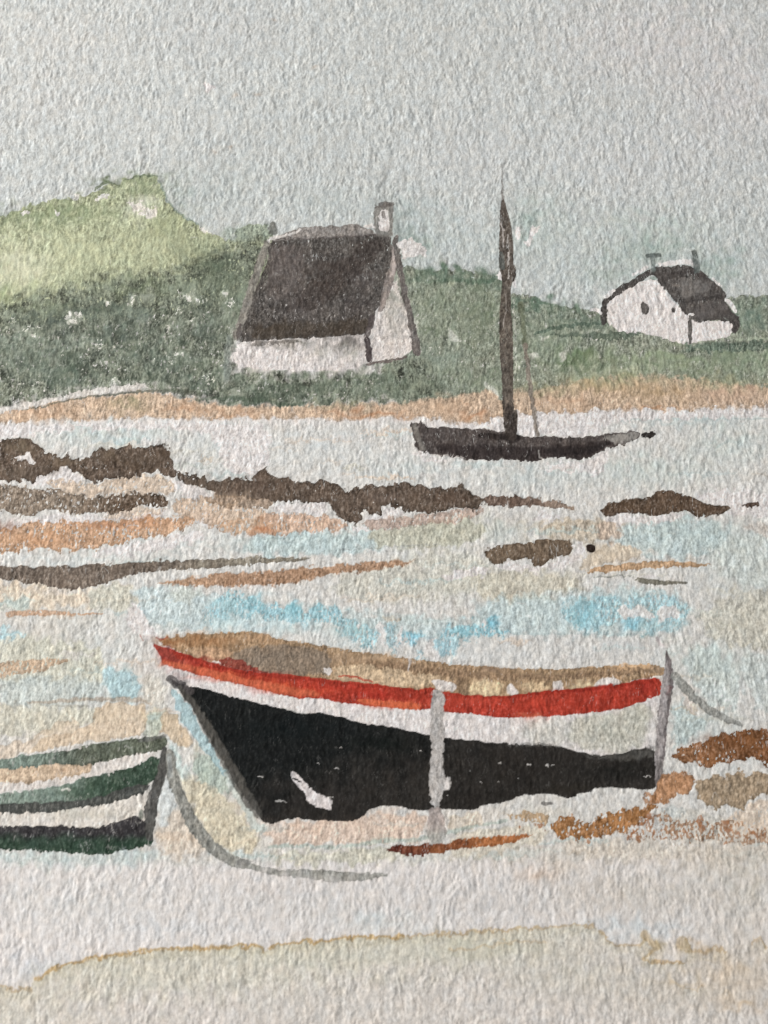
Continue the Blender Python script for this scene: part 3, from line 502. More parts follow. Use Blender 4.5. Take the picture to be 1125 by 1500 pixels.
L('roof2', [(984, 400, 4), (1010, 398, 4), (1030, 404, 4)], (68, 62, 60), dens=.6, own=False, rim=0)
L('roof2', [(953, 398, 10), (940, 406, 10), (927, 415, 9), (912, 422, 10), (898, 431, 10), (886, 441, 8), (884, 456, 10), (884, 471, 10)], (84, 79, 76), rim=.15, gran=.1)
L('roof2', [(1011, 464, 6), (1011, 484, 6), (1011, 502, 6)], (108, 104, 100), rim=.15)
for p in [[(966, 388, 4), (990, 384, 6), (1010, 383, 6), (1019, 388, 4)], [(928, 402, 3), (940, 396, 4), (948, 391, 3)], [(887, 435, 4), (893, 430, 6), (898, 426, 4)], [(1064, 440, 4), (1071, 446, 5), (1078, 456, 4)], [(1044, 408, 2), (1050, 414, 3), (1056, 418, 2)], [(866, 454, 3), (875, 453, 5), (880, 460, 3)], [(1008, 461, 2), (1015, 461, 2.5)]]:
    L('sky_gap', [(x, y, w_ * 1.25) for x, y, w_ in p], (228, 222, 218), rim=0, rough=.6, feather=1.3, gran=.02)
L('chimney2', [(948, 375, 6), (957, 373.5, 7), (966, 374, 6)], (98, 107, 103), dens=.92, feather=2.5, rough=.5); L('chimney2', [(957, 376, 7), (957, 396, 7)], (122, 132, 128), dens=.9, feather=2.5, rough=.5)
L('chimney3', [(1017, 370, 8), (1019, 382, 10), (1021, 396, 9)], (98, 105, 101), dens=.92, feather=2.5, rough=.5)
S('window_a', [(940, 442), (945, 443), (952, 451), (948, 461), (939, 461)], (100, 95, 91), rough=.8, rim=.2)
S('window_b', [(983, 452), (990, 450), (990, 458), (985, 458)], (98, 93, 90), rough=.7, rim=.2)
S('bank', [(800, 489), (845, 489), (877, 488), (905, 484), (920, 488), (937, 486), (934, 493), (907, 498), (870, 496), (820, 493)], (92, 106, 90), dens=.85, rough=2, fine=1.8, rim=.12, own=False)
S('bank', [(998, 512), (1008, 505), (1019, 503), (1060, 501), (1125, 499), (1240, 494), (1240, 506), (1125, 509), (1090, 514), (1059, 515), (1030, 514), (1004, 517)], (96, 114, 98), dens=.8, rough=3, fine=2.4, rim=.05, feather=4, gran=.14, var=.16, own=False)
L('bank', [(1078, 498, 3), (1110, 496, 4), (1200, 492, 4)], (176, 188, 162), dens=.7, own=False, rim=0)

# ---- dark sailing boat on its mooring
S('sloop', [(601, 618), (606, 619), (616, 620), (640, 626), (701, 629), (733, 631), (761, 638), (793, 640), (864, 640), (882, 636), (910, 633), (932, 632), (938, 636), (932, 645), (900, 654), (882, 662), (850, 674), (829, 669), (790, 674), (751, 675), (687, 672), (648, 668), (616, 663), (607, 654), (603, 633)], (84, 76, 73), rough=1.5, fine=1.3, rim=.12, gran=.09, var=.10)
S('sloop', [(640, 650), (700, 652), (790, 656), (860, 648), (905, 648), (880, 660), (850, 673), (829, 668), (790, 673), (751, 673), (687, 670), (640, 664)], (54, 47, 46), dens=.85, rough=2, feather=5, rim=0, own=False)
L('sloop', [(705, 638, 8), (733, 640, 10), (760, 641, 8)], (46, 40, 38), dens=.85, own=False, rim=0, feather=3)
L('sloop', [(607, 622, 6), (611, 638, 10), (619, 656, 9)], (142, 136, 129), dens=.8, own=False, feather=3)
S('sloop', [(882, 639), (910, 635), (933, 633), (936, 637), (930, 645), (905, 651), (892, 646)], (152, 147, 141), dens=.85, rough=1.3, own=False, rim=.25)
L('sloop', [(800, 660, 8), (840, 662, 12), (880, 655, 8), (896, 650, 4)], (44, 39, 38), dens=.7, own=False, rim=0, feather=4)
L('sloop', [(628, 666, 3), (655, 668, 3), (680, 670, 2)], (186, 178, 173), dens=.7, dry=.3, own=False, rim=0)
L('sloop', [(788, 660, 2), (790, 668, 3), (794, 672, 2)], (170, 165, 160), dens=.7, own=False, rim=0)
S('mast', [(736, 288), (738, 288), (744, 312), (749, 330), (752, 355), (752, 385), (756, 395), (755, 410), (749, 415), (748, 440), (751, 480), (752, 520), (752, 600), (759, 602), (757, 640), (752, 647), (741, 646), (736, 600), (735, 550), (732, 520), (731, 470), (733, 440), (736, 412), (731, 390), (731, 350), (732, 320), (733, 300)], (98, 89, 81), rough=.3, fine=.5, rim=.24, gran=.12, var=.14)
L('mast', [(735, 252, 1.2), (736, 270, 2), (737, 292, 3.5)], (138, 132, 127), dens=.8)
L('mast', [(736, 326, 2.5), (737, 350, 3), (738, 362, 2)], (190, 182, 176), dens=.75, own=False, rim=0)
L('mast', [(744, 345, 2), (745, 375, 3), (746, 402, 2.5), (745, 412, 1.5)], (196, 190, 184), dens=.7, own=False, rim=0, dry=.2)
L('mast', [(741, 432, 1.5), (741, 452, 2), (737, 480, 1.5)], (170, 162, 155), dens=.6, own=False, rim=0, dry=.2)
L('mast', [(734, 372, 5), (736, 388, 8), (736, 394, 4)], (98, 106, 102), dens=.6, own=False, rim=0)
L('mast', [(746, 600, 14), (748, 625, 18), (748, 642, 16)], (50, 43, 41), dens=.75, own=False, rim=0, feather=5)
L('mast', [(752, 440, 2), (754, 480, 3), (756, 520, 2), (755, 548, 2)], (206, 206, 194), dens=.55, own=False, rim=0, dry=.2)
L('stay', [(763, 447, 9), (766, 470, 7), (769, 505, 6)], (112, 118, 92), dens=.85, rim=.12, feather=3)
L('stay', [(769, 505, 6), (774, 548, 6.5), (780, 590, 6.5), (785, 622, 6), (787, 636, 7)], (142, 131, 120), dens=.9, rim=.15)
S('bow_tip', [(938, 636), (946, 634), (957, 630.5), (961, 635), (955, 641), (943, 642)], (52, 48, 46), rough=.8, rim=.1)

# ---- red, white and black rowing boat
S('strake', [(231, 950), (250, 975), (300, 985), (393, 1008), (480, 1020), (567, 1032), (649, 1040), (740, 1047), (843, 1042), (911, 1034), (966, 1014), (970, 1060), (962, 1098), (904, 1108), (850, 1104), (760, 1094), (629, 1082), (480, 1048), (353, 1028), (273, 1010), (246, 994), (238, 972)], (222, 215, 212), rough=1.3, fine=1.2, rim=0, gran=.05, var=.035)
for b in [(900, 1070, 60, 22, (196, 194, 182), .85), (800, 1075, 50, 18, (208, 205, 198), .7), (936, 1050, 18, 20, (186, 186, 174), .7), (262, 990, 20, 14, (178, 172, 170), .75), (272, 1000, 6, 8, (142, 138, 136), .6), (960, 1075, 8, 22, (222, 216, 212), .8), (780, 1058, 20, 6, (222, 176, 160), .5)]: B(*b, 4)
S('strake', [(838, 1050), (905, 1042), (950, 1028), (957, 1040), (946, 1072), (942, 1094), (905, 1105), (860, 1099), (828, 1086)], (188, 186, 172), dens=.72, rough=3, fine=2.4, feather=9, rim=.08, gran=.08, own=False)
S('strake', [(760, 1056), (838, 1052), (830, 1092), (770, 1090)], (204, 201, 192), dens=.6, rough=3, feather=10, rim=0, own=False)
S('inside', [(230, 936), (255, 932), (281, 929), (329, 927), (364, 925), (388, 928), (409, 937), (447, 941), (480, 947), (503, 951), (540, 957), (593, 963), (660, 973), (727, 977), (760, 979), (808, 982), (877, 976), (930, 974), (952, 972), (976, 979), (974, 989), (945, 994), (877, 1009), (795, 1014), (740, 1021), (700, 1021), (651, 1014),
             (609, 1012), (540, 1003), (460, 994), (407, 987), (367, 984), (319, 973), (280, 962), (250, 950), (236, 942)], (166, 137, 106), rough=1.3, fine=1.6, rim=.26, gran=.14, var=.13)
for b in [(250, 940, 30, 8, (150, 104, 68), .85), (310, 940, 50, 10, (160, 118, 82), .8), (380, 935, 30, 7, (184, 150, 118), .7), (400, 965, 60, 16, (140, 126, 112), .85), (460, 970, 30, 16, (134, 120, 106), .7), (300, 958, 14, 7, (206, 170, 142), .8), (340, 955, 24, 8, (150, 126, 102), .5), (520, 965, 50, 10, (164, 138, 112), .7), (530, 990, 40, 8, (206, 182, 152), .75), (580, 975, 60, 6, (150, 126, 104), .6),
          (590, 1000, 30, 8, (212, 186, 156), .75), (560, 965, 40, 5, (196, 168, 138), .5), (710, 1006, 26, 9, (216, 192, 158), .9), (676, 998, 8, 18, (144, 120, 98), .85), (640, 984, 40, 7, (152, 126, 102), .7), (720, 984, 40, 6, (148, 124, 104), .7), (640, 995, 20, 4, (214, 190, 160), .6), (800, 992, 60, 6, (160, 138, 112), .6), (860, 1002, 14, 5, (220, 196, 160), .9), (780, 1008, 20, 6, (216, 190, 154), .8), (900, 985, 40, 6, (158, 136, 112), .6), (920, 976, 26, 4, (212, 178, 142), .7), (960, 982, 12, 5, (140, 122, 106), .6), (760, 1000, 10, 14, (156, 132, 106), .6), (832, 1002, 6, 10, (156, 134, 108), .7)]: B(*b, 4)
for p, c, d in [([(345, 952), (400, 944), (440, 946), (484, 953), (482, 986), (440, 990), (400, 986), (365, 979), (340, 966)], (136, 121, 106), .85), ([(488, 976), (540, 973), (600, 985), (640, 990), (630, 1005), (605, 1009), (540, 1001), (492, 993)], (206, 181, 150), .85),
                ([(520, 966), (560, 968), (600, 972), (680, 986), (760, 988), (860, 985), (950, 978), (960, 984), (900, 990), (820, 996), (690, 995), (600, 983), (540, 974)], (144, 118, 94), .8), ([(690, 998), (735, 997), (738, 1014), (716, 1019), (684, 1015)], (218, 194, 158), .9),
                ([(764, 1002), (800, 999), (806, 1010), (775, 1015)], (216, 190, 154), .85), ([(832, 1004), (868, 999), (874, 1006), (845, 1011)], (218, 194, 158), .85), ([(892, 976), (950, 972), (954, 977), (900, 982)], (212, 176, 138), .8), ([(286, 954), (330, 948), (345, 958), (330, 966), (300, 966)], (196, 158, 126), .7),
                ([(668, 992), (684, 992), (684, 1018), (668, 1014)], (140, 116, 92), .8)]:
    S('inside', p, c, dens=d, rough=2.2, fine=2.2, rim=.12, gran=.12, var=.1, own=False, feather=4)
for p in [[(473, 982), (480, 977), (487, 979), (485, 987), (476, 988)], [(631, 998), (645, 996), (667, 1001), (667, 1013), (650, 1012), (636, 1008)], [(742, 1006), (750, 1000), (756, 1010), (762, 1016), (744, 1018)], [(808, 1000), (820, 996), (826, 1004), (824, 1012), (810, 1013)], [(868, 1004), (884, 992), (902, 992), (912, 1000), (900, 1004), (880, 1008)], [(598, 960), (602, 960), (600, 985), (598, 984)], [(232, 938), (238, 940), (234, 945)], [(308, 969), (318, 968), (326, 972), (314, 974)], [(968, 990), (978, 986), (976, 996), (968, 996)]]:
    S('inside', p, (221, 213, 208), rough=1.5, rim=0, dens=.92, own=False, feather=2.5)
S('stripe', [(223, 943), (241, 948), (265, 956), (300, 968), (330, 976), (367, 985), (407, 986), (440, 990), (480, 995), (540, 1001), (588, 1007), (609, 1011), (625, 1008), (631, 1008), (651, 1013), (700, 1020), (740, 1020), (795, 1012), (840, 1009), (877, 1006), (920, 1000), (945, 994), (966, 994), (970, 1002), (969, 1017), (952, 1023), (930, 1032), (911, 1038), (843, 1047),
             (790, 1050), (740, 1052), (700, 1047), (649, 1043), (631, 1038), (615, 1040), (567, 1037), (527, 1033), (500, 1029), (460, 1022), (439, 1024), (393, 1013), (340, 1000), (287, 988), (250, 977), (239, 973), (233, 957)], (170, 61, 46), rough=.9, fine=.8, rim=.16, gran=.06, var=.13, fib=.25)
for b in [(240, 957, 14, 10, (146, 66, 60), .7), (255, 975, 24, 6, (190, 108, 92), .75), (330, 992, 50, 6, (208, 100, 66), .85), (400, 1008, 40, 7, (206, 92, 60), .85), (460, 1012, 40, 6, (200, 84, 56), .6), (290, 966, 30, 4, (150, 54, 48), .6), (380, 988, 40, 4, (150, 48, 42), .6), (570, 1033, 44, 5, (210, 108, 78), .8), (500, 1008, 60, 6, (176, 52, 42), .5), (550, 1018, 40, 5, (164, 46, 38), .5), (690, 1026, 30, 6, (190, 80, 64), .5), (860, 1012, 60, 4, (150, 46, 40), .6), (948, 1008, 12, 10, (152, 48, 42), .6), (800, 1032, 60, 7, (198, 74, 56), .5), (780, 1050, 20, 4, (214, 120, 92), .6)]: B(*b, 4)
L('stripe', [(240, 970, 8), (290, 982, 11), (340, 993, 13), (393, 1006, 14), (430, 1014, 13), (465, 1016, 7)], (204, 108, 78), dens=.75, feather=5, own=False, rim=.15, rough=1.2)
L('stripe', [(525, 1026, 4), (570, 1032, 11), (612, 1035, 9)], (212, 108, 74), dens=.85, own=False, rim=.1)
L('stripe', [(258, 956, 4), (300, 969, 5), (340, 981, 6), (380, 989, 5), (440, 995, 5), (500, 1001, 4), (560, 1007, 4), (610, 1012, 4)], (152, 50, 38), dens=.75, own=False, rim=0, rough=1.4)
L('stripe', [(655, 1016, 3), (720, 1022, 4), (790, 1016, 5), (860, 1009, 6), (930, 1001, 6), (960, 998, 6)], (152, 48, 36), dens=.7, own=False, rim=0, rough=1.4)
L('stripe', [(300, 976, 2), (360, 992, 2.5), (420, 1002, 2), (480, 1008, 2)], (160, 52, 38), dens=.55, own=False, rim=0, dry=.1)
L('stripe', [(690, 1032, 2), (760, 1038, 2.5), (840, 1030, 2), (920, 1020, 2)], (162, 52, 38), dens=.5, own=False, rim=0, dry=.1)
L('stripe', [(227, 944, 3), (238, 954, 9), (254, 964, 8), (266, 970, 4)], (150, 68, 58), dens=.75, own=False, rim=.1)
S('stripe', [(318, 971), (326, 964), (345, 965), (362, 972), (378, 980), (400, 985), (370, 986), (345, 980)], (138, 52, 46), dens=.85, rough=1.5, own=False)
L('stripe', [(497, 990, 2), (520, 992, 4), (545, 998, 3)], (190, 78, 60), dens=.85, own=False)
L('stripe', [(205, 932, 1.5), (210, 938, 2)], (170, 80, 70), dens=.6, own=False)
L('stripe', [(229, 934, 2), (236, 936, 3), (246, 935, 1.5)], (160, 66, 52), dens=.7, own=False)
S('hull', [(246, 992), (256, 997), (273, 1005), (308, 1011), (353, 1024), (407, 1036), (436, 1044), (480, 1045), (503, 1051), (524, 1059), (572, 1064), (609, 1072), (640, 1079), (713, 1087), (760, 1091), (808, 1091), (850, 1101), (870, 1107), (904, 1105), (959, 1091), (962, 1132), (964, 1156), (932, 1156), (884, 1153), (843, 1165), (829, 1171), (810, 1163), (756, 1164),
           (748, 1174), (705, 1178), (699, 1187), (654, 1185), (611, 1188), (585, 1181), (560, 1181), (540, 1185), (527, 1202), (476, 1203), (425, 1198), (412, 1203), (390, 1208), (380, 1198), (348, 1154), (325, 1114), (295, 1059), (271, 1021)], (27, 29, 29), rough=1.0, fine=.8, rim=0, gran=.02, var=.16, fib=.06, grad=((46, 43, 40), 480, 1080, 520, 1190))
for b in [(420, 1070, 80, 22, (18, 24, 25), .6), (560, 1090, 60, 14, (14, 22, 25), .6), (760, 1120, 60, 24, (38, 34, 31), .5), (900, 1130, 60, 14, (27, 27, 25), .6), (470, 1170, 90, 20, (46, 43, 41), .5), (830, 1155, 40, 8, (42, 38, 31), .5), (680, 1165, 30, 14, (36, 33, 31), .5)]: B(*b, 5)
L('hull', [(248, 993, 10), (262, 1003, 16), (280, 1014, 10)], (76, 72, 72), dens=.85, own=False, rim=.1)
L('hull', [(262, 1006, 6), (285, 1034, 11), (305, 1068, 14), (330, 1112, 17), (356, 1158, 18), (378, 1192, 14)], (88, 85, 80), dens=.85, own=False, rim=.15, feather=3)
S('hull', [(930, 1101), (959, 1090), (961, 1108), (940, 1112), (905, 1114), (870, 1112), (850, 1106), (880, 1107)], (84, 82, 78), dens=.85, own=False, rough=2.6, fine=3, feather=4)
L('hull', [(742, 1092, 4), (790, 1090, 5), (820, 1094, 4)], (92, 90, 86), dens=.6, dry=.4, own=False, rim=0)
S('hull', [(425, 1131), (432, 1130), (441, 1139), (450, 1150), (457, 1158), (472, 1164), (486, 1171), (484, 1180), (485, 1186), (474, 1185), (463, 1181), (450, 1174), (447, 1161), (436, 1152), (431, 1146)], (216, 208, 206), rough=1.4, fine=1.4, rim=0, own=False)
for p in [[(431, 1140, 3), (436, 1142, 4)], [(438, 1145, 3), (441, 1146, 2.5)]]: L('hull', p, (50, 48, 46), own=False, rim=0)
for (x, y, a, b) in [(408, 1173, 8, 3), (415, 1174, 10, 2), (382, 1138, 6, 2.5), (483, 1168, 8, 1.5), (493, 1126, 8, 1.5), (466, 1119, 3, 1.5), (616, 1101, 3, 1.5), (732, 1117, 3, 2), (775, 1120, 5, 3), (802, 1121, 3, 5), (810, 1120, 4, 1.5), (704, 1146, 3, 1.5), (948, 1138, 11, 2), (493, 1127, 6, 1), (730, 1146, 2, 1.2), (655, 1165, 2, 1.5), (860, 1166, 2, 1.2), (690, 1130, 2, 1), (760, 1140, 2, 1), (500, 1095, 4, 1)]:
    L('hull', [(x - a / 2, y, b * .7), (x, y - .5, b), (x + a / 2, y + .8, b * .6)], (190, 186, 182), dens=.85, own=False, rim=0)
S('fender', [(631, 1011), (649, 1011), (654, 1022), (650, 1034), (650, 1060), (651, 1080), (649, 1120), (653, 1141), (659, 1138), (661, 1156), (651, 1159), (647, 1160), (643, 1185), (635, 1184), (629, 1165), (628, 1137), (631, 1108), (630, 1080), (631, 1040), (633, 1024)], (180, 175, 171), rough=1.2, fine=1.2, rim=.14, gran=.09, var=.07)
S('fender', [(626, 1188), (634, 1182), (644, 1182), (650, 1200), (654, 1222), (649, 1237), (627, 1236)], (172, 158, 152), dens=.9, rough=1.6, rim=.12, grad=((166, 164, 158), 640, 1200, 640, 1232))
S('fender', [(651, 1142), (658, 1139), (660, 1155), (652, 1157)], (212, 206, 203), dens=.8, rough=1.2, rim=0, own=False)
S('post', [(975, 954), (979, 956), (985, 971), (986, 1009), (981, 1040), (976, 1080), (973, 1112), (970, 1135), (966, 1163), (962, 1163), (960, 1150), (960, 1084), (965, 1036), (970, 1000), (974, 975)], (158, 151, 150), rough=1.0, fine=1.0, rim=.2, gran=.08)
L('post', [(976, 954, 2), (982, 972, 6), (983, 1000, 7), (980, 1030, 4), (976, 1060, 3), (971, 1110, 3)], (104, 96, 96), dens=.85, own=False, rim=0)
L('post', [(980, 1006, 8), (978, 1016, 4)], (110, 72, 70), dens=.5, own=False, rim=0, feather=4)
L('post', [(966, 1118, 8), (966, 1140, 9), (963, 1160, 5)], (110, 104, 102), dens=.7, own=False, rim=0)
L('post', [(963, 936, 8), (972, 946, 4)], (196, 182, 182), dens=.6, own=False, feather=4, rim=0)
L('rope', [(988, 990, 12.2), (1000, 1003, 13.5), (1010, 1016, 13.5), (1026, 1030, 12.2), (1041, 1041, 12.2), (1062, 1052, 9.8), (1087, 1063, 4.1)], (154, 154, 149), rim=.2, gran=.09)

# ---- brown weed and sand round the boat
S('weed_a', [(979, 1108), (1000, 1098), (1027, 1087), (1058, 1074), (1090, 1070), (1125, 1067), (1240, 1056), (1240, 1128), (1125, 1122), (1110, 1112), (1080, 1112), (1048, 1122), (1034, 1129), (1027, 1118), (997, 1115)], (142, 100, 68), rough=3, fine=2.4, rim=.2, gran=.15, var=.2, dry=.03, speck=.05, grad=((122, 80, 48), 1000, 1100, 1100, 1085))
for b in [(1060, 1085, 40, 8, (116, 74, 44), .6), (1110, 1090, 30, 14, (132, 88, 54), .5), (1110, 1076, 20, 6, (98, 64, 40), .6)]: B(*b, 5)
S('weed_b', [(966, 1138), (974, 1132), (988, 1131), (1002, 1130), (1018, 1140), (1018, 1154), (1006, 1163), (990, 1168), (976, 1174), (962, 1178), (950, 1172), (960, 1160)], (176, 132, 98), rough=3.6, fine=2.4, rim=.2, gran=.13, var=.16, speck=.08)
S('weed_c', [(1014, 1141), (1060, 1134), (1125, 1131), (1240, 1126), (1240, 1160), (1125, 1156), (1100, 1172), (1089, 1183), (1060, 1182), (1041, 1184), (1030, 1172), (1014, 1166), (1025, 1152)], (164, 144, 120), rough=4, fine=2.2, rim=.24, gran=.12, var=.13)
S('weed_d', [(1060, 1200), (1085, 1186), (1110, 1172), (1200, 1160), (1200, 1236), (1100, 1230), (1070, 1222)], (216, 194, 172), dens=.75, rough=4, rim=.1, feather=6, dry=.1)
S('weed_e', [(810, 1206), (829, 1196), (840, 1200), (853, 1207), (870, 1202), (887, 1193), (910, 1188), (930, 1184), (945, 1178), (955, 1176), (962, 1182), (955, 1190), (940, 1198), (925, 1212), (900, 1220), (880, 1226), (845, 1229), (812, 1228)], (160, 114, 72), rough=4, fine=3, rim=.16, gran=.14, var=.2, dry=.02, speck=.05)
S('weed_e', [(742, 1193), (770, 1190), (804, 1194), (804, 1204), (796, 1210), (780, 1202), (745, 1202)], (184, 152, 114), dens=.85, rough=3, fine=2.6, dry=.3)
S('weed_f', [(562, 1245), (580, 1238), (620, 1237), (651, 1236), (677, 1228), (720, 1226), (787, 1221), (760, 1230), (739, 1236), (682, 1243), (625, 1252), (597, 1253)], (92, 42, 30), rough=1.8, fine=1.8, rim=.12, gran=.1, grad=((172, 110, 68), 580, 1245, 720, 1230))
S('weed_g', [(905, 1214), (930, 1204), (958, 1192), (980, 1190), (985, 1206), (1010, 1200), (1040, 1206), (1072, 1200), (1100, 1216), (1240, 1212), (1240, 1236), (1100, 1236), (1040, 1230), (980, 1232), (930, 1232)], (150, 108, 74), dens=.85, rough=4, fine=3, dry=.62, rim=.1, gran=.15)
S('weed_g', [(936, 1164), (948, 1160), (964, 1168), (958, 1178), (944, 1176)], (166, 120, 82), dens=.85, rough=3, fine=3, dry=.3, rim=.1)
for (x, y, r) in [(927, 1222, 6), (920, 1226, 4), (935, 1228, 4), (1027, 1203, 7), (1030, 1212, 6), (1026, 1208, 5), (1066, 1205, 6), (1068, 1214, 5), (1000, 1212, 3), (1004, 1218, 4), (960, 1222, 3), (975, 1226, 3), (990, 1226, 3), (1045, 1222, 3), (1082, 1222, 4), (1092, 1226, 3), (1060, 1234, 3), (945, 1206, 5), (950, 1196, 8), (1010, 1222, 3), (760, 1212, 4), (790, 1210, 5), (768, 1216, 2), (1106, 1224, 4), (1120, 1222, 4), (935, 1210, 4), (955, 1212, 4), (860, 1232, 3), (845, 1232, 2)]:
    S('weed_g', [(x + r * 1.1 * math.cos(i * 1.05 + x) * rng.uniform(.6, 1.2), y + r * .9 * math.sin(i * 1.05 + x) * rng.uniform(.6, 1.3)) for i in range(6)], (164, 112, 76), dens=.85, rough=2.4, fine=2.6, rim=.15, dry=.16)
L('weed_g', [(795, 1176, 4), (801, 1178, 5), (808, 1177, 4)], (96, 92, 90), dens=.8, rim=.2)
B(790, 1282, 26, 12, (214, 186, 162), .75, 5); B(830, 1270, 30, 14, (212, 196, 178), .6, 5)

# ---- green dinghy at the left edge
S('dinghy', [(-60, 1180), (0, 1176), (75, 1176), (150, 1164), (220, 1150), (222, 1180), (212, 1206), (180, 1206), (149, 1214), (75, 1214), (0, 1216), (-60, 1216)], (215, 208, 199), rough=1.2, rim=0, gran=.06, var=.05)
for b in [(120, 1192, 60, 10, (200, 194, 180), .7), (60, 1205, 60, 6, (220, 214, 208), .6)]: B(*b, 4)
S('dinghy_inside', [(-60, 1134), (0, 1126), (60, 1118), (130, 1112), (200, 1100), (232, 1097), (226, 1108), (190, 1124), (130, 1138), (80, 1152), (0, 1160), (-60, 1166)], (218, 210, 203), rough=1.4, rim=0, gran=.05)
S('dinghy_inside', [(-60, 1134), (0, 1128), (27, 1124), (80, 1119), (134, 1118), (136, 1126), (125, 1134), (88, 1141), (51, 1146), (0, 1146), (-60, 1148)], (206, 182, 156), rough=2, fine=1.8, rim=.15, gran=.12, var=.08, own=False)
B(95, 1128, 14, 8, (184, 152, 124), .6, 4)
S('far_rail', [(-60, 1116), (0, 1111), (51, 1105), (96, 1099), (149, 1087), (213, 1080), (240, 1077), (246, 1084), (241, 1095), (229, 1101), (197, 1105), (165, 1113), (128, 1121), (80, 1119), (27, 1125), (0, 1128), (-60, 1134)], (118, 136, 124), rough=1.7, fine=1.5, rim=.2, gran=.13, var=.16, grad=((98, 105, 88), 40, 1110, 120, 1100))
L('far_rail', [(205, 1086, 5), (225, 1081, 7), (242, 1079, 6)], (124, 124, 120), dens=.7, own=False)
S('near_rail', [(-60, 1168), (0, 1163), (80, 1153), (133, 1138), (187, 1126), (214, 1115), (221, 1106), (229, 1106), (237, 1113), (233, 1140), (213, 1153), (160, 1166), (133, 1173), (80, 1176), (0, 1181), (-60, 1182)], (134, 152, 138), rough=1.8, fine=1.6, rim=.12, gran=.11, var=.1, grad=((58, 80, 68), 40, 1160, 170, 1140))
for b in [(110, 1160, 30, 8, (72, 96, 82), .6), (200, 1138, 30, 8, (44, 66, 56), .6), (150, 1155, 20, 8, (52, 76, 64), .5), (60, 1166, 30, 6, (104, 122, 110), .6), (170, 1135, 14, 4, (90, 112, 98), .5)]: B(*b, 4)
S('near_rail', [(-60, 1182), (0, 1178), (80, 1174), (133, 1172), (187, 1152), (220, 1148), (214, 1161), (187, 1169), (144, 1180), (115, 1181), (77, 1191), (0, 1191), (-60, 1192)], (80, 82, 78), rough=1.6, rim=.15, gran=.1, own=False)
L('near_rail', [(90, 1157, 2), (98, 1156, 3.5), (102, 1157, 2)], (206, 206, 198), dens=.9, own=False, rim=0)
S('bottom', [(-60, 1212), (0, 1211), (75, 1209), (112, 1212), (149, 1212), (173, 1204), (195, 1196), (211, 1200), (224, 1216), (224, 1236), (203, 1243), (160, 1251), (128, 1252), (69, 1247), (0, 1244), (-60, 1246)], (58, 56, 58), rough=1.6, fine=1.5, rim=.08, gran=.09, grad=((46, 70, 58), 100, 1218, 100, 1236))
for b in [(170, 1240, 40, 8, (40, 62, 52), .6), (60, 1235, 50, 8, (56, 76, 64), .5), (205, 1215, 14, 10, (44, 44, 46), .6)]: B(*b, 4)
S('stem', [(236, 1098), (243, 1092), (245, 1110), (243, 1135), (232, 1152), (229, 1170), (226, 1201), (224, 1222), (214, 1222), (211, 1204), (211, 1183), (220, 1155), (233, 1138), (236, 1116)], (90, 89, 86), rough=1.1, rim=.15, gran=.08)
L('stem', [(240, 1098, 9), (240, 1118, 14), (236, 1138, 14), (227, 1160, 15), (222, 1190, 15), (219, 1226, 11)], (88, 87, 84), rough=.8, rim=.15, gran=.1, var=.12)
L('stem', [(221, 1160, 3), (217, 1180, 4), (214, 1196, 4)], (124, 120, 115), dens=.8, own=False, rim=0)
L('stem', [(208, 1188, 5), (206, 1196, 6)], (64, 84, 74), dens=.7, own=False, rim=0)
L('rope2', [(249, 1103, 11.2), (251, 1125, 16.4), (254, 1145, 16.4), (267, 1172, 16.4), (276, 1194, 18.9), (285, 1210, 20.2), (303, 1234, 20.2), (318, 1247, 18.9), (329, 1256, 16.4), (354, 1266, 15.1), (367, 1269, 8.7), (399, 1278, 8.7), (430, 1279, 11.2), (476, 1282, 16.4), (500, 1284, 15.1), (527, 1285, 12.5), (545, 1283, 8.7), (566, 1281, 4.8)], (146, 145, 138), rough=1, fine=1, rim=.20, gran=.11, var=.09, sm=1)
L('rope2', [(248, 1106, 6), (250, 1135, 9)], (160, 163, 160), dens=.6, own=False, rim=0)
L('rope2', [(350, 1264, 9), (362, 1264, 9), (370, 1262, 2)], (132, 130, 126), dens=.7, own=False, rim=.1)

# ---- foreground: bare sand and the tide line
for b in [(120, 1320, 160, 40, (212, 210, 207), .7), (420, 1320, 160, 40, (210, 207, 204), .7), (560, 1350, 90, 18, (203, 210, 214), .6), (700, 1320, 150, 40, (210, 206, 203), .7), (950, 1310, 160, 40, (206, 200, 192), .8), (60, 1420, 60, 24, (208, 210, 215), .8), (250, 1360, 120, 16, (210, 211, 212), .6), (1100, 1300, 60, 60, (204, 199, 189), .7), (930, 1360, 90, 14, (202, 208, 210), .7), (880, 1310, 60, 20, (212, 202, 192), .5), (1050, 1270, 70, 20, (210, 202, 190), .6), (400, 1300, 60, 14, (214, 204, 198), .4)]: B(*b)
S('foreshore', [(E0, 1440), (0, 1446), (20, 1450), (45, 1450), (52, 1433), (75, 1420), (100, 1411), (160, 1399), (250, 1390), (340, 1386), (372, 1384), (384, 1386), (388, 1394), (394, 1385), (450, 1379), (560, 1372), (620, 1370), (700, 1363), (800, 1358), (850, 1354), (872, 1352), (880, 1366), (905, 1386), (925, 1382), (938, 1388), (944, 1372), (956, 1378), (962, 1386), (952, 1398), (940, 1408),
                (960, 1408), (1000, 1410), (1012, 1402), (1000, 1384), (1004, 1376), (1018, 1392), (1036, 1394), (1050, 1386), (1060, 1398), (1100, 1392), (1112, 1376), (1122, 1390), (E1, 1380), (E1, 2100), (E0, 2100)], (207, 202, 187), rough=2.6, fine=1.8, dens=.85, rim=.26, rimw=5, gran=.05, var=.05, feather=3, pad=20, grad=((213, 206, 199), 560, 1380, 575, 1470))
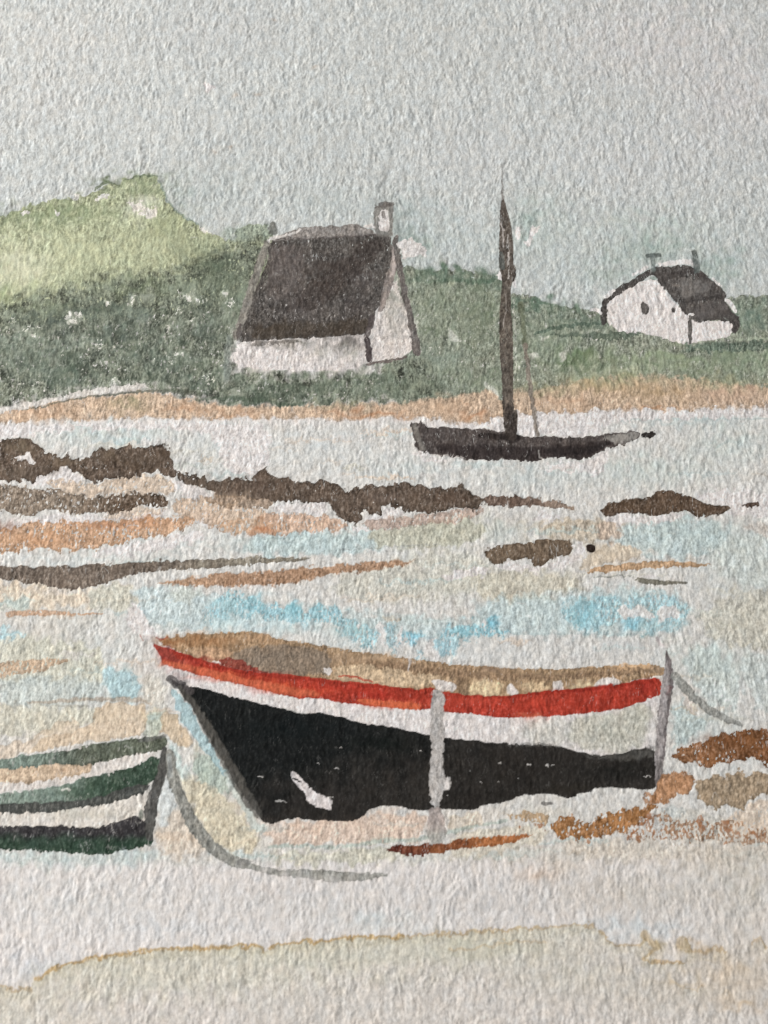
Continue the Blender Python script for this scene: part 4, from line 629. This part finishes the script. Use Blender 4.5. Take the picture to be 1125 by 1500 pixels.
for b in [(150, 1425, 110, 14, (207, 203, 187), .5), (450, 1402, 150, 16, (205, 202, 186), .6), (700, 1392, 140, 22, (203, 200, 183), .7), (830, 1430, 120, 36, (204, 199, 186), .6), (980, 1450, 120, 40, (203, 195, 182), .6), (1080, 1400, 60, 60, (203, 193, 178), .5), (90, 1440, 60, 30, (211, 203, 190), .5), (200, 1480, 200, 30, (214, 206, 200), .6), (500, 1480, 180, 40, (212, 206, 198), .6), (1070, 1430, 60, 30, (212, 194, 172), .6), (1090, 1470, 40, 10, (210, 184, 150), .6), (1000, 1440, 24, 8, (206, 184, 150), .6), (30, 1465, 40, 18, (212, 204, 190), .5), (960, 1390, 20, 14, (198, 180, 146), .6), (1010, 1390, 16, 12, (200, 178, 148), .5), (1040, 1398, 16, 8, (202, 182, 154), .5)]: B(*b)
def tide(pts, w, d):
    L('foreshore', [(x, y, w * 1.35 * rng.uniform(.6, 1.25)) for x, y in pts], (184, 153, 104), dens=min(1, d * 1.1), own=False, rough=2.6, fine=1.8, rim=0, feather=4.5, sm=0)
    L('foreshore', [(x, y + 7, w * 2.6) for x, y in pts], (198, 188, 156), dens=d * .38, own=False, rough=4, fine=2, rim=0, feather=11, sm=0)
tide([(54, 1434), (64, 1426), (77, 1421), (100, 1412), (130, 1405), (160, 1400), (200, 1395), (250, 1391), (300, 1388), (340, 1387), (372, 1385), (384, 1389), (387, 1394)], 4.2, .8)
tide([(394, 1387), (420, 1382), (450, 1380), (480, 1377), (520, 1374), (560, 1373), (590, 1371)], 4.2, .85)
tide([(-40, 1446), (0, 1447), (20, 1451), (46, 1450)], 4, .5)
tide([(600, 1371), (640, 1368), (660, 1369), (700, 1364), (740, 1363), (800, 1359), (850, 1355), (870, 1355)], 3.6, .55)
tide([(660, 1388), (690, 1392), (720, 1384), (760, 1378), (800, 1380)], 3, .4)
tide([(880, 1366), (892, 1378), (905, 1386), (925, 1384), (938, 1388), (944, 1374)], 3.4, .6)
tide([(942, 1368), (952, 1377), (962, 1386), (952, 1394)], 8, .55)
tide([(950, 1398), (940, 1406), (960, 1409), (1000, 1410)], 3.4, .65)
tide([(998, 1378), (1003, 1385), (1010, 1394)], 9, .5)
tide([(1004, 1378), (1010, 1390), (1022, 1394), (1036, 1395), (1050, 1388), (1060, 1398)], 3.4, .5)
tide([(1104, 1378), (1114, 1377), (1120, 1388)], 4, .5)
tide([(1000, 1448), (1020, 1452), (1030, 1444)], 2.5, .4)

# fibre tone with painted-in grain shading (pits darker) and a faint warm / cool mottle
COL *= (1 + 0.050 * np.clip(GRAIN, -2.4, 2.4) + 0.03 * perlin(MX / 0.17, MY / 0.22, 41))[..., None]
COL *= (1 + 0.040 * perlin(MX / 1.3, MY / 1.7, 45) + 0.030 * perlin(MX / 0.75, MY / 1.0, 46))[..., None]
_m = 0.022 * perlin(MX / 1.9, MY / 2.3, 42) + 0.022 * perlin(MX / 0.7, MY / 0.9, 43)
COL[..., 0] *= 1 + _m; COL[..., 2] *= 1 - _m
np.clip(COL, 0.004, 0.90, out=COL)

# ================================================================== MESHES
def noise_mul(nt, vec, scale, amt, link_from, dist=0.0):
    n = nt.nodes.new('ShaderNodeTexNoise'); n.inputs['Scale'].default_value = scale; n.inputs['Detail'].default_value = 5; n.inputs['Distortion'].default_value = dist
    nt.links.new(vec, n.inputs['Vector'])
    m = nt.nodes.new('ShaderNodeMapRange'); m.inputs['To Min'].default_value = 1 - amt; m.inputs['To Max'].default_value = 1 + amt
    m.inputs['From Min'].default_value = .25; m.inputs['From Max'].default_value = .75
    nt.links.new(n.outputs['Fac'], m.inputs['Value'])
    v = nt.nodes.new('ShaderNodeVectorMath'); v.operation = 'SCALE'
    nt.links.new(link_from, v.inputs[0]); nt.links.new(m.outputs['Result'], v.inputs['Scale'])
    return v.outputs['Vector'], n
def material(name, rough, spec, fibre=.06, bump=.45):
    m = bpy.data.materials.new(name); m.use_nodes = True
    nt = m.node_tree; bs = nt.nodes['Principled BSDF']
    a = nt.nodes.new('ShaderNodeAttribute'); a.attribute_name = 'pigment'
    tc = nt.nodes.new('ShaderNodeTexCoord')
    mp = nt.nodes.new('ShaderNodeMapping'); mp.inputs['Scale'].default_value = (1500, 700, 1500)
    nt.links.new(tc.outputs['Object'], mp.inputs['Vector'])
    c, n1 = noise_mul(nt, mp.outputs['Vector'], 2.4, fibre, a.outputs['Color'], .6)
    c, n2 = noise_mul(nt, tc.outputs['Object'], 9000, fibre * .8, c)
    nt.links.new(c, bs.inputs['Base Color'])
    b = nt.nodes.new('ShaderNodeBump'); b.inputs['Strength'].default_value = bump; b.inputs['Distance'].default_value = .00006
    nt.links.new(n1.outputs['Fac'], b.inputs['Height']); nt.links.new(b.outputs['Normal'], bs.inputs['Normal'])
    bs.inputs['Roughness'].default_value = rough
    bs.inputs['Specular IOR Level'].default_value = spec
    return m
M_PAPER = material('cold_pressed_paper', .92, .12)
M_WASH = material('watercolour_wash', .90, .14)
M_DARK = material('dense_watercolour', .86, .08, .08, .25)

Z = HGT * 0.001
def grid_mesh(name, mask_faces, lift, mat, parent):
    fi, fj = np.nonzero(mask_faces)
    v00 = fi * NX + fj
    quads = np.stack([v00, v00 + 1, v00 + NX + 1, v00 + NX], 1).astype(np.int64)
    used, inv = np.unique(quads.ravel(), return_inverse=True)
    n = len(used)
    co = np.empty((n, 3), np.float32)
    co[:, 0] = X.ravel()[used]; co[:, 1] = Y.ravel()[used]; co[:, 2] = Z.ravel()[used] + lift
    me = bpy.data.meshes.new(name)
    me.vertices.add(n); me.vertices.foreach_set('co', co.ravel())
    nf = len(quads)
    me.loops.add(nf * 4); me.loops.foreach_set('vertex_index', inv.astype(np.int32))
    me.polygons.add(nf)
    me.polygons.foreach_set('loop_start', np.arange(0, nf * 4, 4, dtype=np.int32))
    me.polygons.foreach_set('use_smooth', np.ones(nf, bool))
    at = me.attributes.new('pigment', 'FLOAT_COLOR', 'POINT')
    rgba = np.ones((n, 4), np.float32); rgba[:, :3] = COL.reshape(-1, 3)[used]
    at.data.foreach_set('color', rgba.ravel())
    me.update(calc_edges=True)
    me.materials.append(mat)
    o = bpy.data.objects.new(name, me); col.objects.link(o)
    if parent is not None: o.parent = parent
    return o

root = bpy.data.objects.new('watercolour_painting', None); col.objects.link(root)
root.empty_display_size = .02
root['label'] = 'watercolour of moored boats and cottages by a shore, painted on rough white paper'
root['category'] = 'painting'

# the sheet itself, with a cut edge and a back
THICK = 0.0006
paper = grid_mesh('paper_sheet', np.ones((NY - 1, NX - 1), bool), 0.0, M_PAPER, root)
paper['label'] = 'rough white cold-pressed paper showing between the washes'
def edge_mesh():
    import bmesh
    bm = bmesh.new()
    def strip(idx):
        top = [bm.verts.new((X[i, j], Y[i, j], Z[i, j])) for i, j in idx]
        bot = [bm.verts.new((X[i, j], Y[i, j], -THICK)) for i, j in idx]
        for k in range(len(idx) - 1): bm.faces.new((top[k], bot[k], bot[k + 1], top[k + 1]))
    strip([(0, j) for j in range(NX)]); strip([(i, NX - 1) for i in range(NY)])
    strip([(NY - 1, j) for j in range(NX - 1, -1, -1)]); strip([(i, 0) for i in range(NY - 1, -1, -1)])
    c = [bm.verts.new((X[i, j], Y[i, j], -THICK)) for i, j in ((0, 0), (NY - 1, 0), (NY - 1, NX - 1), (0, NX - 1))]
    bm.faces.new(c)
    me = bpy.data.meshes.new('paper_edge'); bm.to_mesh(me); bm.free()
    at = me.attributes.new('pigment', 'FLOAT_COLOR', 'POINT')
    rgba = np.ones((len(me.vertices), 4), np.float32); rgba[:, :3] = PAPER
    at.data.foreach_set('color', rgba.ravel())
    me.materials.append(M_PAPER)
    return me
edge = bpy.data.objects.new('cut_edge', edge_mesh()); col.objects.link(edge); edge.parent = paper

# part key -> (object name, parent key, label, dense paint?)
TREE = [
 ('sky', 'painted_sky', None, 'pale grey sky wash over the upper third', 0),
 ('sky_gap', 'unpainted_gap', 'sky', 'bare white paper left beside mast and roofs', 0),
 ('hill', 'painted_hill', None, 'light yellow-green hill at upper left', 0),
 ('shrubs', 'painted_shrubs', None, 'dark green shrubbery below the hill', 0),
 ('bank', 'painted_grass', None, 'grassy green bank between the two cottages', 0),
 ('shore', 'painted_shore', None, 'narrow sandy strip along the far shore', 0),
 ('water', 'painted_water', None, 'pale blue and cream water with blue splashes', 0),
 ('sand', 'painted_sand', None, 'orange-tan sand among the rocks', 0),
 ('rock_a', 'painted_rock', None, 'humped brown rock at upper left', 0),
 ('rock_b', 'painted_rock', None, 'long brown reef below the dark sailing boat', 0),
 ('rock_c', 'painted_rock', None, 'thin string of small brown rocks at the reef end', 0),
 ('rock_d', 'painted_rock', None, 'grey-brown flat rock under the humped rock', 0),
 ('rock_e', 'painted_rock', None, 'dark brown pointed rock at right', 0),
 ('rock_f', 'painted_rock', None, 'tiny dark rock by the right edge', 0),
 ('rock_g', 'painted_rock', None, 'grey-brown rock in the middle water beside the black dot', 0),
 ('buoy', 'painted_buoy', None, 'small round black dot floating in the water', 1),
 ('stroke_a', 'painted_sandbar', None, 'long grey-brown stroke at left', 0),
 ('stroke_b', 'painted_sandbar', None, 'light brown tapering stroke above the rowing boat', 0),
 ('stroke_c', 'painted_sandbar', None, 'thin tan stroke at right', 0),
 ('stroke_d', 'painted_sandbar', None, 'short grey stroke under the thin tan one', 0),
 ('cottage', 'painted_cottage', None, 'large cottage with tall dark slate roof', 0),
 ('gable', 'gable_wall', 'cottage', None, 0),
 ('roof', 'roof', 'cottage', 'dark grey-brown slate roof', 1),
 ('gable_edge', 'gable_edge', 'cottage', None, 0),
 ('chimney', 'chimney', 'cottage', 'white chimney outlined in grey', 0),
 ('chimney_small', 'chimney', 'cottage', 'small grey chimney', 0),
 ('cottage2', 'painted_cottage', None, 'small white cottage with dark roof at right', 0),
 ('roof2', 'roof', 'cottage2', 'charcoal roof', 1),
 ('chimney2', 'chimney', 'cottage2', 'pale T-shaped chimney', 0),
 ('chimney3', 'chimney', 'cottage2', 'grey stub chimney', 0),
 ('window_a', 'window', 'cottage2', 'larger pointed window', 0),
 ('window_b', 'window', 'cottage2', 'tiny window', 0),
 ('sloop', 'painted_sailing_boat', None, 'dark sailing boat with bare mast', 1),
 ('mast', 'mast', 'sloop', None, 0),
 ('stay', 'stay', 'sloop', None, 0),
 ('bow_tip', 'bowsprit', 'sloop', None, 1),
 ('hull', 'painted_rowing_boat', None, 'beached rowing boat with black bottom, white strake and red stripe', 1),
 ('strake', 'white_strake', 'hull', None, 0),
 ('inside', 'boat_interior', 'hull', 'brown inside of the boat', 0),
 ('stripe', 'red_stripe', 'hull', None, 0),
 ('fender', 'fender', 'hull', 'grey fender hanging amidships', 0),
 ('post', 'stern_post', 'hull', 'grey post at the right end', 0),
 ('rope', 'mooring_rope', 'hull', 'short grey rope', 0),
 ('weed_a', 'painted_seaweed', None, 'rust-brown dry-brushed weed at the right edge', 0),
 ('weed_b', 'painted_seaweed', None, 'orange-brown blot beside the stern post', 0),
 ('weed_c', 'painted_seaweed', None, 'grey-tan patch at right', 0),
 ('weed_d', 'painted_seaweed', None, 'pale pinkish sand patch at right', 0),
 ('weed_e', 'painted_seaweed', None, 'ochre-brown weed below the stern', 0),
 ('weed_f', 'painted_seaweed', None, 'dark rust stroke below the fender', 0),
 ('weed_g', 'painted_seaweed', None, 'scattered brown specks below the boat', 0),
 ('dinghy', 'painted_dinghy', None, 'green and white dinghy cut off by the left edge', 0),
 ('dinghy_inside', 'boat_interior', 'dinghy', None, 0),
 ('far_rail', 'far_gunwale', 'dinghy', 'grey-green far gunwale', 0),
 ('near_rail', 'near_gunwale', 'dinghy', 'dark green near gunwale', 0),
 ('bottom', 'hull_bottom', 'dinghy', 'blackish green lower hull', 1),
 ('stem', 'stem', 'dinghy', None, 0),
 ('rope2', 'mooring_rope', 'dinghy', 'long curved grey rope', 0),
 ('foreshore', 'painted_foreshore', None, 'cream wash below a tan tide line', 0),
]
FOWN = OWN[:-1, :-1]
made = {}
for key, name, par, label, dense in TREE:
    if key not in PARTS: continue
    mask = FOWN == PARTS.index(key)
    if mask.sum() < 4: print('empty', key); continue
    o = grid_mesh(name, mask, 0.000008, M_DARK if dense else M_WASH, made[par] if par else root)
    if label: o['label'] = label
    made[key] = o
for k in PARTS[1:]:
    if k not in made: print('unbuilt part', k)

# ================================================================== LIGHT
def area(name, loc, target, size, power, color):
    l = bpy.data.lights.new(name, 'AREA'); l.shape = 'RECTANGLE'; l.size, l.size_y = size; l.energy = power; l.color = color
    o = bpy.data.objects.new(name, l); col.objects.link(o); o.location = loc
    from mathutils import Vector
    o.rotation_euler = (Vector(target) - Vector(loc)).to_track_quat('-Z', 'Y').to_euler()
    return o
area('window_light', (-0.66, 0.17, 0.30), (0, 0, 0), (0.32, 0.40), 6.4, (1.0, 0.985, 0.965))
area('room_light', (-0.15, 0.12, 1.1), (0, 0, 0), (1.2, 1.2), 4.2, (1.0, 0.975, 0.95))
w = bpy.data.worlds.new('World'); sc.world = w; w.use_nodes = True
bg = w.node_tree.nodes['Background']; bg.inputs['Color'].default_value = (.95, .98, 1.0, 1); bg.inputs['Strength'].default_value = 0.21

# ================================================================== CAMERA
cd = bpy.data.cameras.new('camera'); cam = bpy.data.objects.new('camera', cd); col.objects.link(cam)
cam.location = CAM; cam.rotation_euler = (PITCH, 0, 0)
cd.sensor_fit = 'VERTICAL'; cd.sensor_height = 24; cd.lens = 12 / TANH
cd.clip_start = 0.005; cd.clip_end = 20
cd.dof.use_dof = True; cd.dof.focus_distance = D0 * 1.04; cd.dof.aperture_fstop = 17
sc.camera = cam
sc.render.engine = 'CYCLES'
sc.cycles.pixel_filter_type = 'BLACKMAN_HARRIS'; sc.cycles.filter_width = 1.0
sc.render.resolution_x, sc.render.resolution_y = 768, 1024
vs = sc.view_settings
vs.view_transform = 'Standard'; vs.look = 'None'; vs.exposure = 0; vs.gamma = 1; vs.use_curve_mapping = False
